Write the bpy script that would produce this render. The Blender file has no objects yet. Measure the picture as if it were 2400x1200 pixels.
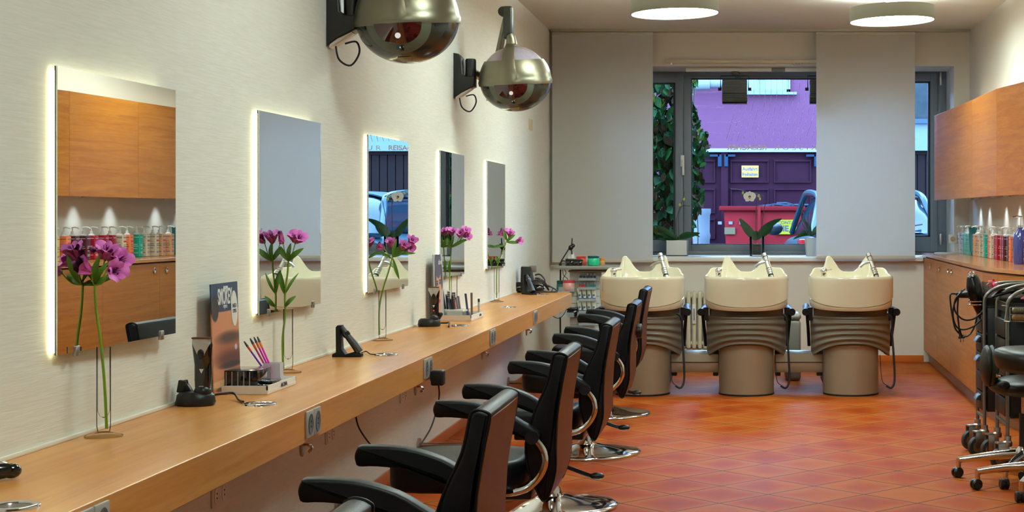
import bpy, bmesh, math, random
from mathutils import Vector, Matrix
random.seed(7)
S = bpy.context.scene
COL = S.collection
PI = math.pi
# ------------------------------------------------------------------ camera, world, exposure
F = 3620.0; CX = 1747.0; CY = 510.0; CAMH = 1.35      # pixels / metres, frame 2400 x 1200
XL, XR, YB, ZC = -1.825, 2.097, 14.46, 3.095
cam = bpy.data.cameras.new('camera'); camo = bpy.data.objects.new('camera', cam); COL.objects.link(camo)
camo.location = (0, 0, CAMH); camo.rotation_euler = (PI/2, 0, 0)
cam.sensor_fit = 'HORIZONTAL'; cam.sensor_width = 36; cam.lens = F/2400*36
cam.shift_x = (1200-CX)/2400; cam.shift_y = (CY-600)/2400; cam.clip_end = 200
S.camera = camo
S.view_settings.view_transform = 'Standard'; S.view_settings.look = 'None'
S.view_settings.gamma = 1; S.view_settings.use_curve_mapping = False
S.view_settings.exposure = 0.0
W = bpy.data.worlds.new('sky'); S.world = W; W.use_nodes = True
bg = W.node_tree.nodes['Background']; bg.inputs[0].default_value = (0.34, 0.6, 1.0, 1); bg.inputs[1].default_value = 28.0
try:
    S.cycles.max_bounces = 10; S.cycles.transparent_max_bounces = 24; S.cycles.sample_clamp_indirect = 6
    S.cycles.caustics_reflective = False; S.cycles.caustics_refractive = False
except Exception: pass
LAMP_E = 33.0; LED_E = 14.0; SPOT_E = 4.5; UP_E = 7.5

# ------------------------------------------------------------------ materials
def srgb(r, g, b):
    f = lambda c: (c/255/12.92) if c/255 <= .04045 else ((c/255+.055)/1.055)**2.4
    return (f(r), f(g), f(b), 1)
MATS = {}
def nm(name):
    m = bpy.data.materials.new(name); m.use_nodes = True
    return m, m.node_tree.nodes, m.node_tree.links, m.node_tree.nodes['Principled BSDF']
def P(name, col, rough=.5, metal=0, spec=.5, bump=0, bscale=200, var=0, vscale=8, coat=0, trans=0, emis=0, ior=1.45, alpha=1):
    if name in MATS: return MATS[name]
    m, N, L, b = nm(name)
    c = srgb(*col)
    b.inputs['Base Color'].default_value = c; b.inputs['Roughness'].default_value = rough
    b.inputs['Metallic'].default_value = metal; b.inputs['Specular IOR Level'].default_value = spec
    b.inputs['Coat Weight'].default_value = coat; b.inputs['Transmission Weight'].default_value = trans
    b.inputs['IOR'].default_value = ior; b.inputs['Alpha'].default_value = alpha
    if emis:
        b.inputs['Emission Color'].default_value = c; b.inputs['Emission Strength'].default_value = emis
    tc = N.new('ShaderNodeTexCoord')
    n = N.new('ShaderNodeTexNoise'); n.inputs['Scale'].default_value = vscale; n.inputs['Detail'].default_value = 4
    L.new(tc.outputs['Object'], n.inputs['Vector'])
    if var:
        mx = N.new('ShaderNodeMix'); mx.data_type = 'RGBA'
        mx.inputs[6].default_value = tuple(x*(1-var) for x in c[:3])+(1,)
        mx.inputs[7].default_value = tuple(min(1, x*(1+var)) for x in c[:3])+(1,)
        L.new(n.outputs['Fac'], mx.inputs[0]); L.new(mx.outputs[2], b.inputs['Base Color'])
    else:
        mr = N.new('ShaderNodeMapRange'); mr.inputs[3].default_value = max(0, rough-.03); mr.inputs[4].default_value = min(1, rough+.03)
        L.new(n.outputs['Fac'], mr.inputs[0]); L.new(mr.outputs[0], b.inputs['Roughness'])
    if bump:
        n2 = N.new('ShaderNodeTexNoise'); n2.inputs['Scale'].default_value = bscale; n2.inputs['Detail'].default_value = 3
        L.new(tc.outputs['Object'], n2.inputs['Vector'])
        bp = N.new('ShaderNodeBump'); bp.inputs['Strength'].default_value = bump; bp.inputs['Distance'].default_value = .005
        L.new(n2.outputs['Fac'], bp.inputs['Height']); L.new(bp.outputs[0], b.inputs['Normal'])
    MATS[name] = m
    return m
def emit(name, col, s):
    if name in MATS: return MATS[name]
    m = bpy.data.materials.new(name); m.use_nodes = True; N = m.node_tree.nodes; N.clear()
    e = N.new('ShaderNodeEmission'); e.inputs[0].default_value = col; e.inputs[1].default_value = s
    o = N.new('ShaderNodeOutputMaterial'); m.node_tree.links.new(e.outputs[0], o.inputs[0]); MATS[name] = m
    return m
def glassy(name, tint=(1, 1, 1), refl=.9, rough=0.0, ior=1.45):
    """thin pane: transparent plus fresnel reflection"""
    if name in MATS: return MATS[name]
    m = bpy.data.materials.new(name); m.use_nodes = True; N = m.node_tree.nodes; L = m.node_tree.links; N.clear()
    t = N.new('ShaderNodeBsdfTransparent'); t.inputs[0].default_value = tuple(tint)+(1,)
    g = N.new('ShaderNodeBsdfGlossy'); g.inputs['Roughness'].default_value = rough; g.inputs[0].default_value = (refl, refl, refl, 1)
    fr = N.new('ShaderNodeFresnel'); fr.inputs[0].default_value = ior
    mx = N.new('ShaderNodeMixShader'); o = N.new('ShaderNodeOutputMaterial')
    L.new(fr.outputs[0], mx.inputs[0]); L.new(t.outputs[0], mx.inputs[1]); L.new(g.outputs[0], mx.inputs[2]); L.new(mx.outputs[0], o.inputs[0])
    MATS[name] = m
    return m
def wood(name, c1, c2, axis='Y', rough=.35, scale=1.0):
    m, N, L, b = nm(name); MATS[name] = m
    tc = N.new('ShaderNodeTexCoord'); mp = N.new('ShaderNodeMapping')
    s = {'X': (.7, 7, 7), 'Y': (9, .5, 11), 'Z': (7, 7, .7)}[axis]
    mp.inputs['Scale'].default_value = tuple(x*scale for x in s); L.new(tc.outputs['Object'], mp.inputs[0])
    n = N.new('ShaderNodeTexNoise'); n.inputs['Scale'].default_value = 2.2; n.inputs['Detail'].default_value = 8; n.inputs['Roughness'].default_value = .62; n.inputs['Distortion'].default_value = .7
    L.new(mp.outputs[0], n.inputs['Vector'])
    n2 = N.new('ShaderNodeTexNoise'); n2.inputs['Scale'].default_value = 22; n2.inputs['Detail'].default_value = 3
    L.new(mp.outputs[0], n2.inputs['Vector'])
    ad = N.new('ShaderNodeMath'); ad.operation = 'MULTIPLY_ADD'; ad.inputs[1].default_value = .3
    L.new(n2.outputs['Fac'], ad.inputs[0]); L.new(n.outputs['Fac'], ad.inputs[2])
    r = N.new('ShaderNodeValToRGB'); r.color_ramp.elements[0].position = .42; r.color_ramp.elements[0].color = srgb(*c1)
    r.color_ramp.elements[1].position = .88; r.color_ramp.elements[1].color = srgb(*c2)
    L.new(ad.outputs[0], r.inputs[0]); L.new(r.outputs[0], b.inputs['Base Color'])
    b.inputs['Roughness'].default_value = rough; b.inputs['Specular IOR Level'].default_value = .35
    bp = N.new('ShaderNodeBump'); bp.inputs['Strength'].default_value = .05; bp.inputs['Distance'].default_value = .002
    L.new(n2.outputs['Fac'], bp.inputs['Height']); L.new(bp.outputs[0], b.inputs['Normal'])
    return m
def floor_mat():
    m, N, L, b = nm('terracotta tiles')
    tc = N.new('ShaderNodeTexCoord')
    mp = N.new('ShaderNodeMapping'); mp.vector_type = 'POINT'
    T = .3305; c = math.cos(PI/4)
    # anchor a grid corner at (-.1223, 7.767)
    ax, ay = -.1223, 7.767
    mp.inputs['Rotation'].default_value = (0, 0, PI/4)
    mp.inputs['Location'].default_value = (-(c*ax-c*ay)/T, -(c*ax+c*ay)/T, 0)
    mp.inputs['Scale'].default_value = (1/T, 1/T, 1/T)
    L.new(tc.outputs['Object'], mp.inputs[0])
    sx = N.new('ShaderNodeSeparateXYZ'); L.new(mp.outputs[0], sx.inputs[0])
    def mth(op, a, bb=None, v=None):
        n = N.new('ShaderNodeMath'); n.operation = op
        L.new(a, n.inputs[0])
        if bb is not None: L.new(bb, n.inputs[1])
        if v is not None: n.inputs[1].default_value = v
        return n.outputs[0]
    fx = mth('FRACT', sx.outputs[0]); fy = mth('FRACT', sx.outputs[1])
    dx = mth('SUBTRACT', fx, v=.5); dx = mth('ABSOLUTE', dx); dy = mth('SUBTRACT', fy, v=.5); dy = mth('ABSOLUTE', dy)
    mxx = mth('MAXIMUM', dx, dy)
    gr = mth('GREATER_THAN', mxx, v=.487)
    ix = mth('FLOOR', sx.outputs[0]); iy = mth('FLOOR', sx.outputs[1])
    cb = N.new('ShaderNodeCombineXYZ'); L.new(ix, cb.inputs[0]); L.new(iy, cb.inputs[1])
    wn = N.new('ShaderNodeTexWhiteNoise'); wn.noise_dimensions = '3D'; L.new(cb.outputs[0], wn.inputs['Vector'])
    # mottling, different on every tile
    off = N.new('ShaderNodeVectorMath'); off.operation = 'MULTIPLY_ADD'; off.inputs[1].default_value = (9, 9, 9)
    L.new(wn.outputs['Color'], off.inputs[0]); L.new(mp.outputs[0], off.inputs[2])
    n = N.new('ShaderNodeTexNoise'); n.inputs['Scale'].default_value = 1.05; n.inputs['Detail'].default_value = 1.6; L.new(off.outputs[0], n.inputs['Vector'])
    edge = mth('POWER', mxx, v=2.2); edge = mth('MULTIPLY', edge, v=1.9)
    f = mth('ADD', n.outputs['Fac'], edge); wv = mth('MULTIPLY', wn.outputs['Value'], v=.3); f = mth('ADD', f, wv)
    r = N.new('ShaderNodeValToRGB'); e = r.color_ramp.elements
    e[0].position = .38; e[0].color = srgb(134, 48, 8); e[1].position = 1.0; e[1].color = srgb(166, 88, 30)
    k = r.color_ramp.elements.new(.66); k.color = srgb(154, 64, 12)
    L.new(f, r.inputs[0])
    mx = N.new('ShaderNodeMix'); mx.data_type = 'RGBA'; L.new(gr, mx.inputs[0]); L.new(r.outputs[0], mx.inputs[6]); mx.inputs[7].default_value = srgb(52, 30, 20)
    L.new(mx.outputs[2], b.inputs['Base Color'])
    rr = N.new('ShaderNodeMapRange'); rr.inputs[3].default_value = .46; rr.inputs[4].default_value = .6
    L.new(n.outputs['Fac'], rr.inputs[0]); L.new(rr.outputs[0], b.inputs['Roughness'])
    b.inputs['Specular IOR Level'].default_value = .05
    bp = N.new('ShaderNodeBump'); bp.invert = True; bp.inputs['Strength'].default_value = .5; bp.inputs['Distance'].default_value = .002
    L.new(gr, bp.inputs['Height']); L.new(bp.outputs[0], b.inputs['Normal'])
    MATS['floor'] = m
    return m
def wallpaper():
    m, N, L, b = nm('ribbed wallpaper')
    b.inputs['Roughness'].default_value = .75; b.inputs['Specular IOR Level'].default_value = .2
    tc = N.new('ShaderNodeTexCoord'); mp = N.new('ShaderNodeMapping'); mp.inputs['Scale'].default_value = (7, 7, 120)
    L.new(tc.outputs['Object'], mp.inputs[0])
    n = N.new('ShaderNodeTexNoise'); n.inputs['Scale'].default_value = 1.2; n.inputs['Detail'].default_value = 3; n.inputs['Distortion'].default_value = .3
    L.new(mp.outputs[0], n.inputs['Vector'])
    r = N.new('ShaderNodeMix'); r.data_type = 'RGBA'; r.inputs[6].default_value = srgb(218, 215, 202); r.inputs[7].default_value = srgb(236, 234, 222)
    L.new(n.outputs['Fac'], r.inputs[0]); L.new(r.outputs[2], b.inputs['Base Color'])
    bp = N.new('ShaderNodeBump'); bp.inputs['Strength'].default_value = .3; bp.inputs['Distance'].default_value = .003
    L.new(n.outputs['Fac'], bp.inputs['Height']); L.new(bp.outputs[0], b.inputs['Normal'])
    return m
def blind_mat():
    m = bpy.data.materials.new('translucent blind fabric'); m.use_nodes = True; N = m.node_tree.nodes; L = m.node_tree.links; N.clear()
    tc = N.new('ShaderNodeTexCoord'); mp = N.new('ShaderNodeMapping'); mp.inputs['Scale'].default_value = (6, 1, 220); L.new(tc.outputs['Object'], mp.inputs[0])
    n = N.new('ShaderNodeTexNoise'); n.inputs['Scale'].default_value = 3; L.new(mp.outputs[0], n.inputs['Vector'])
    mx0 = N.new('ShaderNodeMix'); mx0.data_type = 'RGBA'; mx0.inputs[6].default_value = srgb(230, 229, 224); mx0.inputs[7].default_value = srgb(240, 239, 235); L.new(n.outputs['Fac'], mx0.inputs[0])
    d = N.new('ShaderNodeBsdfDiffuse'); t = N.new('ShaderNodeBsdfTranslucent'); mx = N.new('ShaderNodeMixShader'); mx.inputs[0].default_value = .47
    L.new(mx0.outputs[2], d.inputs[0]); L.new(mx0.outputs[2], t.inputs[0])
    o = N.new('ShaderNodeOutputMaterial'); L.new(d.outputs[0], mx.inputs[1]); L.new(t.outputs[0], mx.inputs[2]); L.new(mx.outputs[0], o.inputs[0])
    return m
M_floor = floor_mat(); M_wallp = wallpaper(); M_blind = blind_mat()
M_wall = P('painted wall', (222, 216, 204), .8, bump=.1, bscale=120)
M_ceil = P('painted ceiling', (216, 210, 198), .85, bump=.08, bscale=90)
M_counter = wood('beech worktop', (192, 118, 50), (218, 156, 84), 'Y', .32)
M_cab = wood('beech cabinet front', (154, 84, 20), (190, 120, 42), 'Y', .42)
M_cabtop = wood('beech cabinet worktop', (168, 104, 56), (196, 132, 78), 'Y', .18)
M_black = P('black plastic', (18, 18, 19), .38, var=.15)
M_blackgloss = P('glossy black plastic', (12, 12, 14), .12, coat=.6)
M_leather = P('black leather', (10, 11, 14), .42, spec=.3, bump=.12, bscale=320)
M_leatherback = P('dark brown leather shell', (98, 50, 24), .45, spec=.2, bump=.05, bscale=320)  # warm reflection of floor and wood is put into this brown
M_armtop = P('black arm rubber', (8, 8, 9), .45, spec=.3)
M_chrome = P('polished chrome', (226, 226, 228), .06, metal=1)
M_satin = P('satin steel', (186, 184, 178), .3, metal=1)
M_alu = P('grey lacquered tube', (128, 126, 120), .3, metal=.7)
M_hood = P('champagne silver lacquer', (120, 115, 96), .33, metal=.8)
M_smoke = P('smoked olive plastic', (44, 46, 38), .22, coat=.25, spec=.5)
M_smoke2 = P('olive grey panel', (82, 88, 72), .38)
M_darkred = P('dark red filter', (52, 10, 14), .08, coat=.8)
M_clear = glassy('clear glass', (.93, .95, .94), .9)
M_lilac = P('lilac tinted clear plastic', (150, 138, 150), .12, coat=.5, var=.15, vscale=40)
M_vase = glassy('vase glass', (.985, .99, .988), .5, ior=1.12)
M_pane = glassy('window pane', (.93, .97, 1), .02)
M_frame = P('grey window frame', (112, 118, 124), .5)
M_gasket = P('rubber gasket', (24, 26, 30), .6)
M_white = P('white plastic', (226, 224, 216), .35)
M_whitepaint = P('white lacquer', (228, 224, 214), .4)
M_ceramic = P('cream ceramic', (214, 203, 176), .12, coat=.4)
M_seatgrey = P('grey brown leatherette', (120, 112, 98), .42, bump=.05)
M_pedestal = P('metallic taupe laminate', (158, 146, 124), .42, metal=.35)
M_mirror = P('mirror silver', (232, 238, 236), .0, metal=1)
MATS['mirror silver'].node_tree.nodes['Principled BSDF'].inputs['Roughness'].default_value = 0
for l in list(MATS['mirror silver'].node_tree.links):
    if l.to_socket.name == 'Roughness': MATS['mirror silver'].node_tree.links.remove(l)
M_petal = P('magenta petal', (236, 118, 204), .5, var=.28, vscale=60)
M_throat = P('petal throat', (92, 22, 60), .5)
M_stem = P('green stem', (124, 158, 40), .45, var=.2)
M_leaf = P('green leaf', (88, 132, 34), .4, var=.25, vscale=30)
M_darkleaf = P('orchid leaf', (40, 84, 46), .3, var=.25)
M_ink = P('dark printed ink', (44, 44, 60), .5)
M_lightink = P('light printed ink', (226, 226, 222), .5)

# ------------------------------------------------------------------ geometry helpers
class MB:
    def __init__(s): s.bm = bmesh.new()
    def box(s, x0, x1, y0, y1, z0, z1, bev=0, seg=2, M=None):
        b = bmesh.new(); bmesh.ops.create_cube(b, size=1)
        for v in b.verts: v.co = Vector(((x0+x1)/2+v.co.x*(x1-x0), (y0+y1)/2+v.co.y*(y1-y0), (z0+z1)/2+v.co.z*(z1-z0)))
        if bev: bmesh.ops.bevel(b, geom=list(b.edges), offset=bev, segments=seg, affect='EDGES', profile=.5)
        return s.add(b, M)
    def add(s, b, M=None):
        if M is not None: b.transform(M)
        me = bpy.data.meshes.new('t'); b.to_mesh(me); b.free(); s.bm.from_mesh(me); bpy.data.meshes.remove(me)
        return s
    def lathe(s, prof, n=32, M=None, a0=0, a1=2*PI, sx=1, sy=1, cap=True):
        """prof = [(r, z)...] about z"""
        b = bmesh.new(); full = abs(a1-a0-2*PI) < 1e-6
        k = n if full else n+1; rows = []
        for r, z in prof:
            if r < 1e-6: rows.append([b.verts.new((0, 0, z))]*k)
            else: rows.append([b.verts.new((r*math.cos(a0+(a1-a0)*i/n)*sx, r*math.sin(a0+(a1-a0)*i/n)*sy, z)) for i in range(k)])
        for a, c in zip(rows, rows[1:]):
            for i in range(n):
                j = (i+1) % k
                vs = []
                for v in (a[i], a[j], c[j], c[i]):
                    if v not in vs: vs.append(v)
                if len(vs) > 2:
                    try: b.faces.new(vs)
                    except ValueError: pass
        bmesh.ops.recalc_face_normals(b, faces=b.faces)
        return s.add(b, M)
    def cyl(s, p0, p1, r, r1=None, n=20):
        p0, p1 = Vector(p0), Vector(p1); d = p1-p0; h = d.length
        q = d.to_track_quat('Z', 'Y').to_matrix().to_4x4(); q.translation = p0
        r1 = r if r1 is None else r1
        return s.lathe([(0, 0), (r, 0), (r1, h), (0, h)], n, q)
    def sphere(s, c, r, sc=(1, 1, 1), n=20, M=None):
        b = bmesh.new(); bmesh.ops.create_uvsphere(b, u_segments=n, v_segments=max(8, n//2), radius=r)
        for v in b.verts: v.co = Vector((v.co.x*sc[0], v.co.y*sc[1], v.co.z*sc[2]))+Vector(c)
        return s.add(b, M)
    def tube(s, pts, r, n=10, closed=False, smooth=0, flat=None):
        pts = [Vector(p) for p in pts]
        if smooth: pts = catmull(pts, smooth, closed)
        rs = list(r) if isinstance(r, (list, tuple)) else None
        if rs and len(rs) != len(pts):
            q = [i/(len(pts)-1)*(len(rs)-1) for i in range(len(pts))]
            rs = [rs[min(int(f), len(rs)-2)]+(rs[min(int(f), len(rs)-2)+1]-rs[min(int(f), len(rs)-2)])*(f-min(int(f), len(rs)-2)) for f in q]
        b = bmesh.new(); rows = []; m = len(pts); prev = None
        for i, p in enumerate(pts):
            if closed: t = pts[(i+1) % m]-pts[i-1]
            else: t = pts[min(i+1, m-1)]-pts[max(i-1, 0)]
            t.normalize()
            if prev is None:
                a = Vector((0, 0, 1)) if abs(t.z) < .9 else Vector((1, 0, 0))
                u = t.cross(a).normalized()
            else:
                u = prev-t*prev.dot(t); u.normalize()
            prev = u; v = t.cross(u); rr = rs[i] if rs else r
            fx, fy = flat if flat else (1, 1)
            rows.append([b.verts.new(p+u*(rr*fx*math.cos(2*PI*k/n))+v*(rr*fy*math.sin(2*PI*k/n))) for k in range(n)])
        for i in range(m if closed else m-1):
            a, c = rows[i], rows[(i+1) % m]
            for k in range(n): b.faces.new((a[k], a[(k+1) % n], c[(k+1) % n], c[k]))
        if not closed:
            b.faces.new(rows[0][::-1]); b.faces.new(rows[-1])
        return s.add(b)
    def prism(s, pts, h0, h1, axis='z', bev=0, seg=2, M=None):
        """outline pts (a,b) extruded along axis from h0 to h1"""
        b = bmesh.new()
        def mk(a, c, h):
            return {'z': (a, c, h), 'y': (a, h, c), 'x': (h, a, c)}[axis]
        lo = [b.verts.new(mk(p[0], p[1], h0)) for p in pts]; hi = [b.verts.new(mk(p[0], p[1], h1)) for p in pts]
        f1 = b.faces.new(lo[::-1]); f2 = b.faces.new(hi); k = len(pts)
        for i in range(k): b.faces.new((lo[i], lo[(i+1) % k], hi[(i+1) % k], hi[i]))
        bmesh.ops.recalc_face_normals(b, faces=b.faces)
        if bev:
            es = [e for e in b.edges if len(e.link_faces) == 2 and ((e.link_faces[0] in (f1, f2)) != (e.link_faces[1] in (f1, f2)))]
            bmesh.ops.bevel(b, geom=es, offset=bev, segments=seg, affect='EDGES', profile=.5)
        return s.add(b, M)
    def grid(s, fn, nu, nv, thick=0, closed_u=False):
        """surface fn(u,v)->point, u,v in 0..1; thick gives a solid"""
        b = bmesh.new(); V = [[b.verts.new(fn(i/nu, j/nv)) for j in range(nv+1)] for i in range(nu if closed_u else nu+1)]
        m = len(V)
        for i in range(nu):
            for j in range(nv):
                b.faces.new((V[i][j], V[(i+1) % m][j], V[(i+1) % m][j+1], V[i][j+1]))
        bmesh.ops.recalc_face_normals(b, faces=b.faces)
        if thick:
            bmesh.ops.solidify(b, geom=list(b.faces), thickness=thick)
            bmesh.ops.recalc_face_normals(b, faces=b.faces)
        return s.add(b)
    def build(s, name, mat, parent=None, sharp=35, **k):
        me = bpy.data.meshes.new(name); s.bm.to_mesh(me); s.bm.free()
        mats = mat if isinstance(mat, (list, tuple)) else [mat]
        for m in mats: me.materials.append(m)
        for p in me.polygons: p.use_smooth = True
        me.set_sharp_from_angle(angle=math.radians(sharp))
        o = bpy.data.objects.new(name, me); COL.objects.link(o)
        if parent: o.parent = parent
        return tag(o, **k)
def catmull(p, n, closed=False):
    out = []; m = len(p)
    for i in range(m if closed else m-1):
        g = (lambda k: p[k % m]) if closed else (lambda k: p[max(0, min(m-1, k))])
        p0, p1, p2, p3 = g(i-1), g(i), g(i+1), g(i+2)
        for j in range(n):
            t = j/n
            out.append(.5*((2*p1)+(p2-p0)*t+(2*p0-5*p1+4*p2-p3)*t*t+(3*p1-p0-3*p2+p3)*t**3))
    if not closed: out.append(p[-1])
    return out
def tag(o, label=None, cat=None, group=None, kind=None):
    if label: o['label'] = label
    if cat: o['category'] = cat
    if group: o['group'] = group
    if kind: o['kind'] = kind
    return o
def empty(name, loc, rz=0, label=None, cat=None, group=None):
    o = bpy.data.objects.new(name, None); COL.objects.link(o); o.location = loc; o.rotation_euler = (0, 0, rz); o.empty_display_size = .05
    return tag(o, label, cat, group)
def kids(o): return [c for c in ALLCH.get(o.name, [])] if 0 else [c for c in bpy.data.objects if c.parent == o]
def dup(root, loc, rz=None, label=None, group=None):
    r = root.copy(); COL.objects.link(r); r.location = loc
    if rz is not None: r.rotation_euler = (0, 0, rz)
    if label: r['label'] = label
    if group: r['group'] = group
    def rec(a, b):
        for ch in kids(a):
            if ch == b or ch.parent != a: continue
            c = ch.copy(); COL.objects.link(c); c.parent = b; rec(ch, c)
    rec(root, r)
    return r
def text(name, s, size, mat, parent, origin, right, up, extr=.0006, align='CENTER', bold=0, sx=1):
    cu = bpy.data.curves.new(name, 'FONT'); cu.body = s; cu.size = size; cu.extrude = extr; cu.align_x = align; cu.align_y = 'CENTER'; cu.offset = bold
    o = bpy.data.objects.new('tmp', cu); me = bpy.data.meshes.new_from_object(o); bpy.data.objects.remove(o); bpy.data.curves.remove(cu)
    r, u = Vector(right).normalized(), Vector(up).normalized(); n = r.cross(u)
    for v in me.vertices: v.co = Vector(origin)+r*v.co.x*sx+u*v.co.y+n*v.co.z
    if True:
        me.materials.clear(); me.materials.append(mat)
    me.name = name
    ob = bpy.data.objects.new(name, me); COL.objects.link(ob)
    if parent: ob.parent = parent
    return ob
def sm(p, n=3):
    return [(v.x, v.y) for v in catmull([Vector((x, y)) for x, y in p], n, True)]
def at(px, py, Y): return Vector(((px-CX)*Y/F, Y, CAMH-(py-CY)*Y/F))
CT = .751                                                   # counter top height
def onc(px, py):                                            # a point on the counter seen at a pixel
    Y = (CAMH-CT)*F/(py-CY); return Vector(((px-CX)*Y/F, Y, CT))
def Rz(a): return Matrix.Rotation(a, 4, 'Z')
def Rx(a): return Matrix.Rotation(a, 4, 'X')
def Ry(a): return Matrix.Rotation(a, 4, 'Y')
def Tr(*p): return Matrix.Translation(Vector(p))

# ------------------------------------------------------------------ room shell
YF = -3.0
MB().box(XL-.3, XR+.3, YF-.2, YB+.4, -.12, 0).build('floor', M_floor, kind='structure')
MB().box(XL-.3, XR+.3, YF-.2, YB+.4, ZC, ZC+.12).build('ceiling', M_ceil, kind='structure')
MB().box(XL-.3, XL, YF, YB+.02, 0, ZC).build('wall_left', M_wallp, kind='structure')
MB().box(XR, XR+.3, YF, YB+.02, 0, ZC).build('wall_right', M_wall, kind='structure')
MB().box(XL-.3, XR+.3, YF-.2, YF, 0, ZC).build('wall_front', M_wall, kind='structure')
SB = F/YB
def bx(px): return (px-CX)/SB
def bz(py): return CAMH-(py-CY)/SB
wx0, wx1, wz0, wz1 = bx(1405), bx(2236), bz(603), bz(155)
WT = .75
w = MB(); w.box(XL-.02, wx0, YB, YB+WT, 0, ZC); w.box(wx1, XR+.02, YB, YB+WT, 0, ZC); w.box(wx0, wx1, YB, YB+WT, 0, wz0); w.box(wx0, wx1, YB, YB+WT, wz1, ZC)
w.build('wall_back', M_wall, kind='structure')
M_basetile = P('orange skirting tile', (196, 104, 44), .3, var=.12, vscale=5)
MB().box(XL, bx(2165), YB-.012, YB, 0, .062, .003).build('baseboard_back', M_basetile, kind='structure')
MB().box(XL, XL+.012, YF, YB-.013, 0, .062, .003).build('baseboard_left', M_basetile, kind='structure')
MB().box(XL, XL+.008, YF, 12.53, CT, CT+.012, .002).build('trim_1', P('white sealant', (232, 228, 214), .5), kind='structure')
# ------------------------------------------------------------------ window
FY = 15.0; SF = F/FY
def fx(px): return (px-CX)/SF
def fz(py): return CAMH-(py-CY)/SF
FR = (wx0-.01, wx1+.005)
def rect_frame(mb, x0, x1, z0, z1, t, y0, y1, tb=None):
    tb = tb or t
    mb.box(x0, x1, y0, y1, z1-t, z1, .004); mb.box(x0, x1, y0, y1, z0, z0+tb, .004)
    mb.box(x0, x0+t, y0, y1, z0+tb, z1-t, .004); mb.box(x1-t, x1, y0, y1, z0+tb, z1-t, .004)
wf = MB(); zt, zb_ = fz(168), fz(598)
wf.box(FR[0], FR[1], FY, FY+.07, fz(178), zt+.03, .004); wf.box(FR[0], FR[1], FY, FY+.07, zb_, fz(588), .004)
for a, b in ((fx(1405), fx(1418)), (fx(1602), fx(1620)), (fx(2040), fx(2058)), (fx(2197), FR[1])):
    wf.box(a, b, FY, FY+.07, fz(588), fz(178), .003)
wf.box(fx(1620), fx(2040), FY, FY+.07, fz(588), fz(573), .003); wf.box(fx(1620), fx(2040), FY, FY+.07, fz(183.5), fz(178), .003)
win = wf.build('window_1', M_frame, kind='structure')
def sash(x0, x1, g0, g1, gt, gb):
    m = MB(); y0, y1 = FY-.018, FY+.05
    m.box(x0, g0, y0, y1, fz(590), fz(173), .004); m.box(g1, x1, y0, y1, fz(590), fz(173), .004)
    m.box(g0, g1, y0, y1, gt, fz(173), .004); m.box(g0, g1, y0, y1, fz(590), gb, .004)
    s = m.build('window_sash', M_frame, win)
    k = MB(); k.box(g0, g0+.012, y0+.01, y1, gb, gt); k.box(g1-.02, g1, y0+.01, y1, gb, gt); k.box(g0, g1, y0+.01, y1, gt-.012, gt); k.box(g0, g1, y0+.01, y1, gb, gb+.012)
    k.build('gasket', M_gasket, s)
    MB().box(g0, g1, FY+.03, FY+.036, gb, gt).build('pane', M_pane, s)
    return s
s1 = sash(fx(1420), fx(1601), fx(1442), fx(1583), fz(194), fz(562))
h = MB(); h.box(fx(1595), fx(1604), FY-.035, FY-.018, fz(391), fz(364), .004); h.box(fx(1599), fx(1604.5), FY-.06, FY-.04, fz(411), fz(375), .006); h.cyl((fx(1601), FY-.05, fz(378)), (fx(1601), FY-.02, fz(378)), .008)
h.build('window_handle', M_white, s1)
s2 = sash(fx(2060), fx(2197), fx(2078), fx(2180), fz(191), fz(555))
h = MB(); h.box(fx(2202), fx(2207), FY-.03, FY-.017, fz(200), fz(170), .003); h.box(fx(2202), fx(2207), FY-.03, FY-.017, fz(574), fz(548), .003)
h.build('hinge', M_satin, s2)
k = MB(); a, b_, c, d = fx(1620), fx(2040), fz(183.5), fz(573)
k.box(a, a+.008, FY+.01, FY+.05, d, c); k.box(b_-.008, b_, FY+.01, FY+.05, d, c); k.box(a, b_, FY+.01, FY+.05, c-.01, c); k.box(a, b_, FY+.01, FY+.05, d, d+.006)
k.build('gasket', M_gasket, win)
MB().box(a, b_, FY+.03, FY+.036, d, c).build('pane', M_pane, win)
M_letter = P('pale window lettering', (240, 238, 226), .6)
text('window_lettering', 'REISACHER', .066, M_letter, win, (fx(1751), FY+.026, fz(346)), (-1, 0, 0), (0, 0, 1), bold=.0016, sx=1.16)
text('window_lettering', 'F R I S E U R', .066, M_letter, win, (fx(1873), FY+.026, fz(346)), (-1, 0, 0), (0, 0, 1), sx=1.4)
ln = MB()
for i in range(17):
    x0 = 1713+13.4*i
    pts = [Vector((fx(x0+dx), FY+.026, fz(y))) for dx, y in ((14, 184), (14, 215), (12, 240), (6, 270), (-3, 300), (-12, 330-2.0*max(0, i-12)))]
    ln.tube(pts, .0065, n=6, smooth=4, flat=(1, .25))
ln.build('window_lettering', M_letter, win)
MB().box(bx(1400), bx(2163), YB-.05, FY+.01, fz(598)-.045, fz(598)-.003, .006).build('trim_2', P('white sill', (236, 234, 228), .3), kind='structure')
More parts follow.
